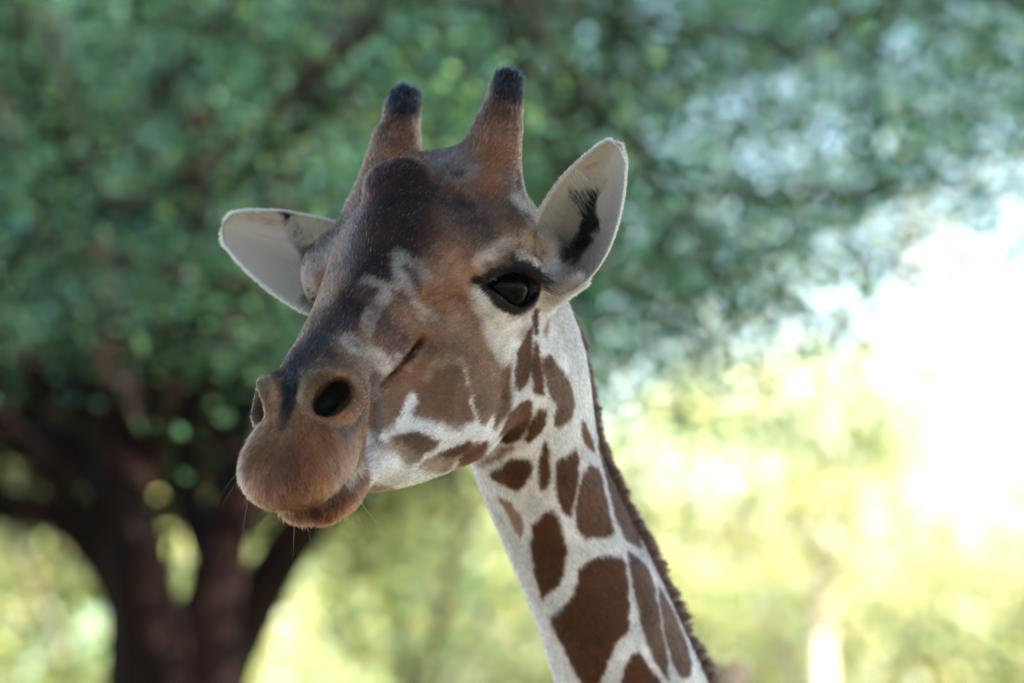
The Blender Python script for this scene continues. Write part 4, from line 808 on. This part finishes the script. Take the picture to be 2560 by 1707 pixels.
N_FUR = 330000
ctr = V[:n_head][Q[Q.max(1) < n_head]].mean(1); Qh = Q[Q.max(1) < n_head]
hc = ctr @ HEAD_AX
wt = np.where(hc[:, 0] > 20, 1.5, 1.0) * np.where(ctr[:, 1] > 52, .12, 1) * np.where((hc[:, 1] < -9) & (hc[:, 0] < -2), .5, 1)
rt, fi = sample_surface(V, Qh, N_FUR, wt)
nor = VN[Qh[fi, rng.integers(0, 4, N_FUR)]] @ HEAD_AX; h = rt @ HEAD_AX
nk = neck_coords(rt.astype(f32)); dn = neck_d(rt.astype(f32)); dh = head_d(h.astype(f32))
isn = np.clip(.5 + (dh - dn) / 2.0, 0, 1) * np.clip((nk[:, 0] - .5) / .6, 0, 1)
col = coat_color(rt)
lum = col.mean(1)
ey = np.minimum(np.linalg.norm(h - eye_c(1), axis=1), np.linalg.norm(h - eye_c(-1), axis=1))
keep = (lum > .0052) & (ey > EYE_R + .12)
rt, nor, h, nk, isn, col, ey = [x[keep] for x in (rt, nor, h, nk, isn, col, ey)]
lip = np.clip((h[:, 0] - 25) / 5, 0, 1); horn = np.clip((-h[:, 0] - 16) / 4, 0, 1) * np.clip((h[:, 2] - 10) / 2, 0, 1)
lump = np.clip(1 - np.linalg.norm((h - [-4.9, -.3, 12]) / [4.5, 4.5, 4], axis=1), 0, 1)
chin = lip * np.clip((-h[:, 2] - 7) / 3, 0, 1)
L = (.62 + .5 * lip + .55 * chin + .35 * horn + .8 * lump) * rng.uniform(.6, 1.25, len(h)) * np.where(ey < EYE_R + 1.3, .45, 1)
pads = np.minimum(np.linalg.norm(h - NOS_C, axis=1), np.linalg.norm(h - NOS_C * [1, -1, 1], axis=1)) < 3.9
L = np.where(pads, L * .4, L)
lift = np.clip(.30 + .15 * lip + .2 * lump + .12 * horn + rng.normal(0, .1, len(h)), .08, .8)
fl = fur_flow(h, nk, isn)
P = grow(h, nor, fl, L, lift, .28)
# each hair its own shade; scattered pale hairs on the grizzled brow and nose
v = rng.normal(1, .32 + .14 * lip, len(h)).clip(.3, 2.0)
face = (isn < .3) & (h[:, 0] < 27) & (h[:, 2] > -3)
lm = col.mean(1); pale = face & (rng.random(len(h)) < np.where(lm < .05, .035, .14))
rusty = face & (lm > .05) & (rng.random(len(h)) < .12)
c2 = col * v[:, None]; c2[pale] = c2[pale] * .35 + np.array([.42, .36, .36]) * .65; c2[rusty] = c2[rusty] * .5 + np.array([.22, .09, .05]) * .5
rad = np.stack([np.full(len(h), .030), np.full(len(h), .028), np.full(len(h), .020), np.full(len(h), .004)], 1) / 100
strands('fur', cm(P.reshape(-1, 3)).reshape(P.shape), rad, c2.clip(0.002, .95), hm, giraffe, G0)['kind'] = 'stuff'

# short down on the ears and the longer pale hair that crosses the ear's dark channel
for sg in (1, -1):
    n = 16000; u = rng.random(n) ** .9 * .98 + .01; t = rng.uniform(-1, 1, n); edge = rng.random(n) < .30; t = np.where(edge, np.sign(t) * rng.uniform(.92, 1, n), t); inn = rng.random(n) < .6
    p0 = ear_point(sg, u, t, inn); p1 = ear_point(sg, np.minimum(u + .02, 1), t, inn); p2 = ear_point(sg, u, np.clip(t + .03, -1, 1) - .0, inn) - ear_point(sg, u, np.clip(t - .03, -1, 1), inn)
    b, Le, a, n_, s = ear_frame(sg); N3 = np.where(inn[:, None], n_, -n_); N3 = N3 + np.where(edge[:, None], np.sign(t)[:, None] * s * 1.5, 0); N3 /= np.linalg.norm(N3, axis=1)[:, None]
    base = np.where(inn[:, None], INK['earin'], INK['earout']); V3 = p0 @ HEAD_AX.T
    hj = p0 + np.stack([vnoise(V3, 2.2, s_) for s_ in (1, 2, 3)], 1) * .22
    C3 = paint(hj, [it for it in exec_items if (it[1] == INK['earblack']).all()], base.copy(), None); C3 = np.where((inn & ~edge)[:, None], C3, base); C3 = np.where(edge[:, None], INK['white'] * 1.15, C3)
    Pe = grow(p0, N3, np.tile(a, (n, 1)), rng.uniform(.3, .6, n), np.where(edge, .45, .25), .3)
    strands('ear_fur', cm(Pe.reshape(-1, 3)).reshape(Pe.shape), np.tile([.028, .026, .018, .004], (n, 1)) / 100, (C3 * rng.normal(1, .12, (n, 1))).clip(.003, .95), hm, giraffe, G0)['kind'] = 'stuff'
    n = 420; u = rng.uniform(.12, .66, n); t = rng.uniform(.45, .95, n); p0 = ear_point(sg, u, t, np.ones(n, bool))
    Pl = grow(p0, np.tile(n_, (n, 1)), np.tile(-s * 1.0 + a * .15, (n, 1)), rng.uniform(1.2, 2.6, n), rng.uniform(.1, .4, n), .22, 5)
    strands('ear_hair', cm(Pl.reshape(-1, 3)).reshape(Pl.shape), np.tile([.028, .028, .024, .016, .004], (n, 1)) / 100, INK['earin'] * rng.normal(1, .12, (n, 1)), hm, giraffe, G0)['kind'] = 'stuff'

# tufts on the horn tips
for sg in (1, -1):
    n = 1500; ha_ = np.array((-8.2, .3 * sg, 5.7)); ha_ /= np.linalg.norm(ha_); e1 = np.cross(ha_, [0, 1, 0]); e1 /= np.linalg.norm(e1); e2 = np.cross(ha_, e1)
    an = rng.uniform(0, 6.283, n); rr = 1.62 + .15 * rng.random(n); cc = np.array((-22.6, 6.9 * sg, 16.0)) - ha_ * rng.uniform(.1, 3.4, n)[:, None]
    out = np.cos(an)[:, None] * e1 + np.sin(an)[:, None] * e2
    Pt = grow(cc + out * rr[:, None] * .97, out, np.tile(ha_, (n, 1)), rng.uniform(.5, 1.0, n) * (1 + .9 * np.clip(np.sin(an * 2 + 1), 0, 1) ** 3), .14, .14)
    strands('horn_tuft', cm(Pt.reshape(-1, 3)).reshape(Pt.shape), np.tile([.035, .03, .022, .005], (n, 1)) / 100, np.array([.013, .013, .02]) * rng.normal(1, .3, (n, 1)).clip(.4, 2), hm, giraffe, G0)['kind'] = 'stuff'

# mane along the nape: stiff hair in uneven clumps
n = 9000; tt = rng.uniform(.75, 7.0, n); tt = tt + .018 * np.sin(tt * 61) ; dvn = np.gradient(NL[:, :3], axis=0)
ctrp = np.stack([np.interp(tt, NT, NL[:, k]) for k in range(3)], 1); aa = np.interp(tt, NT, NL[:, 3]); dv = np.stack([np.interp(tt, NT, dvn[:, k]) for k in range(3)], 1); dv /= np.linalg.norm(dv, axis=1)[:, None]
nn = NAPE - dv * (dv @ NAPE)[:, None]; nn /= np.linalg.norm(nn, axis=1)[:, None]; ll = np.cross(dv, nn)
lat = rng.normal(0, .7, n).clip(-1.5, 1.5)
root = ctrp + nn * (aa * np.sqrt(np.clip(1 - (lat / 6) ** 2, 0, 1)) - .45)[:, None] + ll * lat[:, None]
for _ in range(3):                                           # sit the roots on the skin where the neck runs into the skull
    root = root - np.clip(giraffe_d(root), -3, 3)[:, None] * nn * .8
mq = np.stack([tt * 9, lat * .25, 0 * tt], 1); cv = np.stack([1.6 * vnoise(mq, 1, 21) + 1.1 * vnoise(mq, 2.7, 22), 1.5 * vnoise(mq, 2, 23), 1.5 * vnoise(mq, 2, 24)], 1)
ln = (2.1 + .35 * np.clip(tt - 1, 0, 5)) * (1 + .26 * cv[:, 0]) * rng.uniform(.7, 1.05, n) * np.clip((tt - .55) / .8, .35, 1) * .5
dr = nn * 1.0 - dv * (.15 - .35 * np.clip(cv[:, 1], -1, 1) * .5)[:, None] + ll * (.12 * cv[:, 2] + .1 * np.sign(lat) * np.abs(lat))[:, None] + rng.normal(0, .16, (n, 3)); dr /= np.linalg.norm(dr, axis=1)[:, None]
sK = np.linspace(0, 1, 4)[None, :, None]; Pm = root[:, None] + dr[:, None] * ln[:, None, None] * sK + dv[:, None] * (ln * .18)[:, None, None] * sK ** 2
cmn = np.where((rng.random(n) < .5)[:, None], np.array([.075, .034, .026]), np.array([.018, .011, .012])) * rng.normal(1, .25, (n, 1)).clip(.4, 1.8)
strands('mane', view_to_world(Pm.reshape(-1, 3)).reshape(Pm.shape), np.tile([.05, .045, .032, .006], (n, 1)) / 100, cmn, hm, giraffe, G0)['kind'] = 'stuff'

# eyelashes and whiskers
def lashes(sgn):
    P_, r_ = [], []
    axx = EYE_AX * [1, sgn, 1]; cc = eye_c(sgn)
    for k in range(240):
        s = rng.uniform(-2.6, 3.5); up = float(interp_smooth(np.array([s]), [a for a, b in LID_TOP], [b for a, b in LID_TOP])[0]) + rng.uniform(.0, .25)
        n0 = math.sqrt(max(.2, EYE_R ** 2 - s * s - up * up)) + .25
        o = np.array([n0, s, up]); L_ = rng.uniform(1.5, 2.9) * (1 + .35 * max(0, s) / 3.4)
        d = np.array([.85, .35 + .22 * s + rng.normal(0, .08), .05 - .10 * s + rng.normal(0, .08)]); d /= np.linalg.norm(d)
        for j in range(5):
            q = j / 4; P_.append(cc + (o + d * L_ * q + np.array([0, .15 * q * q, -.55 * q * q * (1 if s > -1 else .6)]) * L_ * .6) @ axx)
        r_.append([.045, .042, .034, .022, .006])
    for k in range(60):
        s = rng.uniform(-2.5, 3.3); lw = float(interp_smooth(np.array([s]), [a for a, b in LID_LOW], [b for a, b in LID_LOW])[0]) - rng.uniform(.1, .3)
        n0 = math.sqrt(max(.2, EYE_R ** 2 - s * s - lw * lw)) + .25; o = np.array([n0, s, lw]); L_ = rng.uniform(.5, 1.0); d = np.array([.7, .12 * s, -.7 + rng.normal(0, .1)])
        for j in range(5): P_.append(cc + (o + d * L_ * j / 4) @ axx)
        r_.append([.03, .028, .022, .015, .005])
    P_ = np.array(P_).reshape(-1, 5, 3)
    strands('eyelashes', cm(P_.reshape(-1, 3)).reshape(P_.shape), np.array(r_) / 100, np.full((len(P_), 3), .006), hm, giraffe, G0)['kind'] = 'stuff'
lashes(1); lashes(-1)
n = 48; wsk = []
pool = np.nonzero((h[:, 0] > 25.5) & (h[:, 2] < -2.5))[0]; pick = rng.choice(pool, n)
d = nor[pick] * .8 + np.array([.25, 0, -.55]) + rng.normal(0, .22, (n, 3)); d /= np.linalg.norm(d, axis=1)[:, None]; Lw = rng.uniform(1.5, 5.0, n)
sK = np.linspace(0, 1, 6)[None, :, None]; Pw = h[pick][:, None] + d[:, None] * Lw[:, None, None] * sK + np.array([0, 0, -.22]) * Lw[:, None, None] * sK ** 2
strands('whiskers', cm(Pw.reshape(-1, 3)).reshape(Pw.shape), np.tile([.010, .0095, .009, .008, .006, .003], (n, 1)) / 100, np.where((rng.random(n) < .15)[:, None], .25, .012) * np.ones((n, 3)), hm, giraffe, G0)['kind'] = 'stuff'
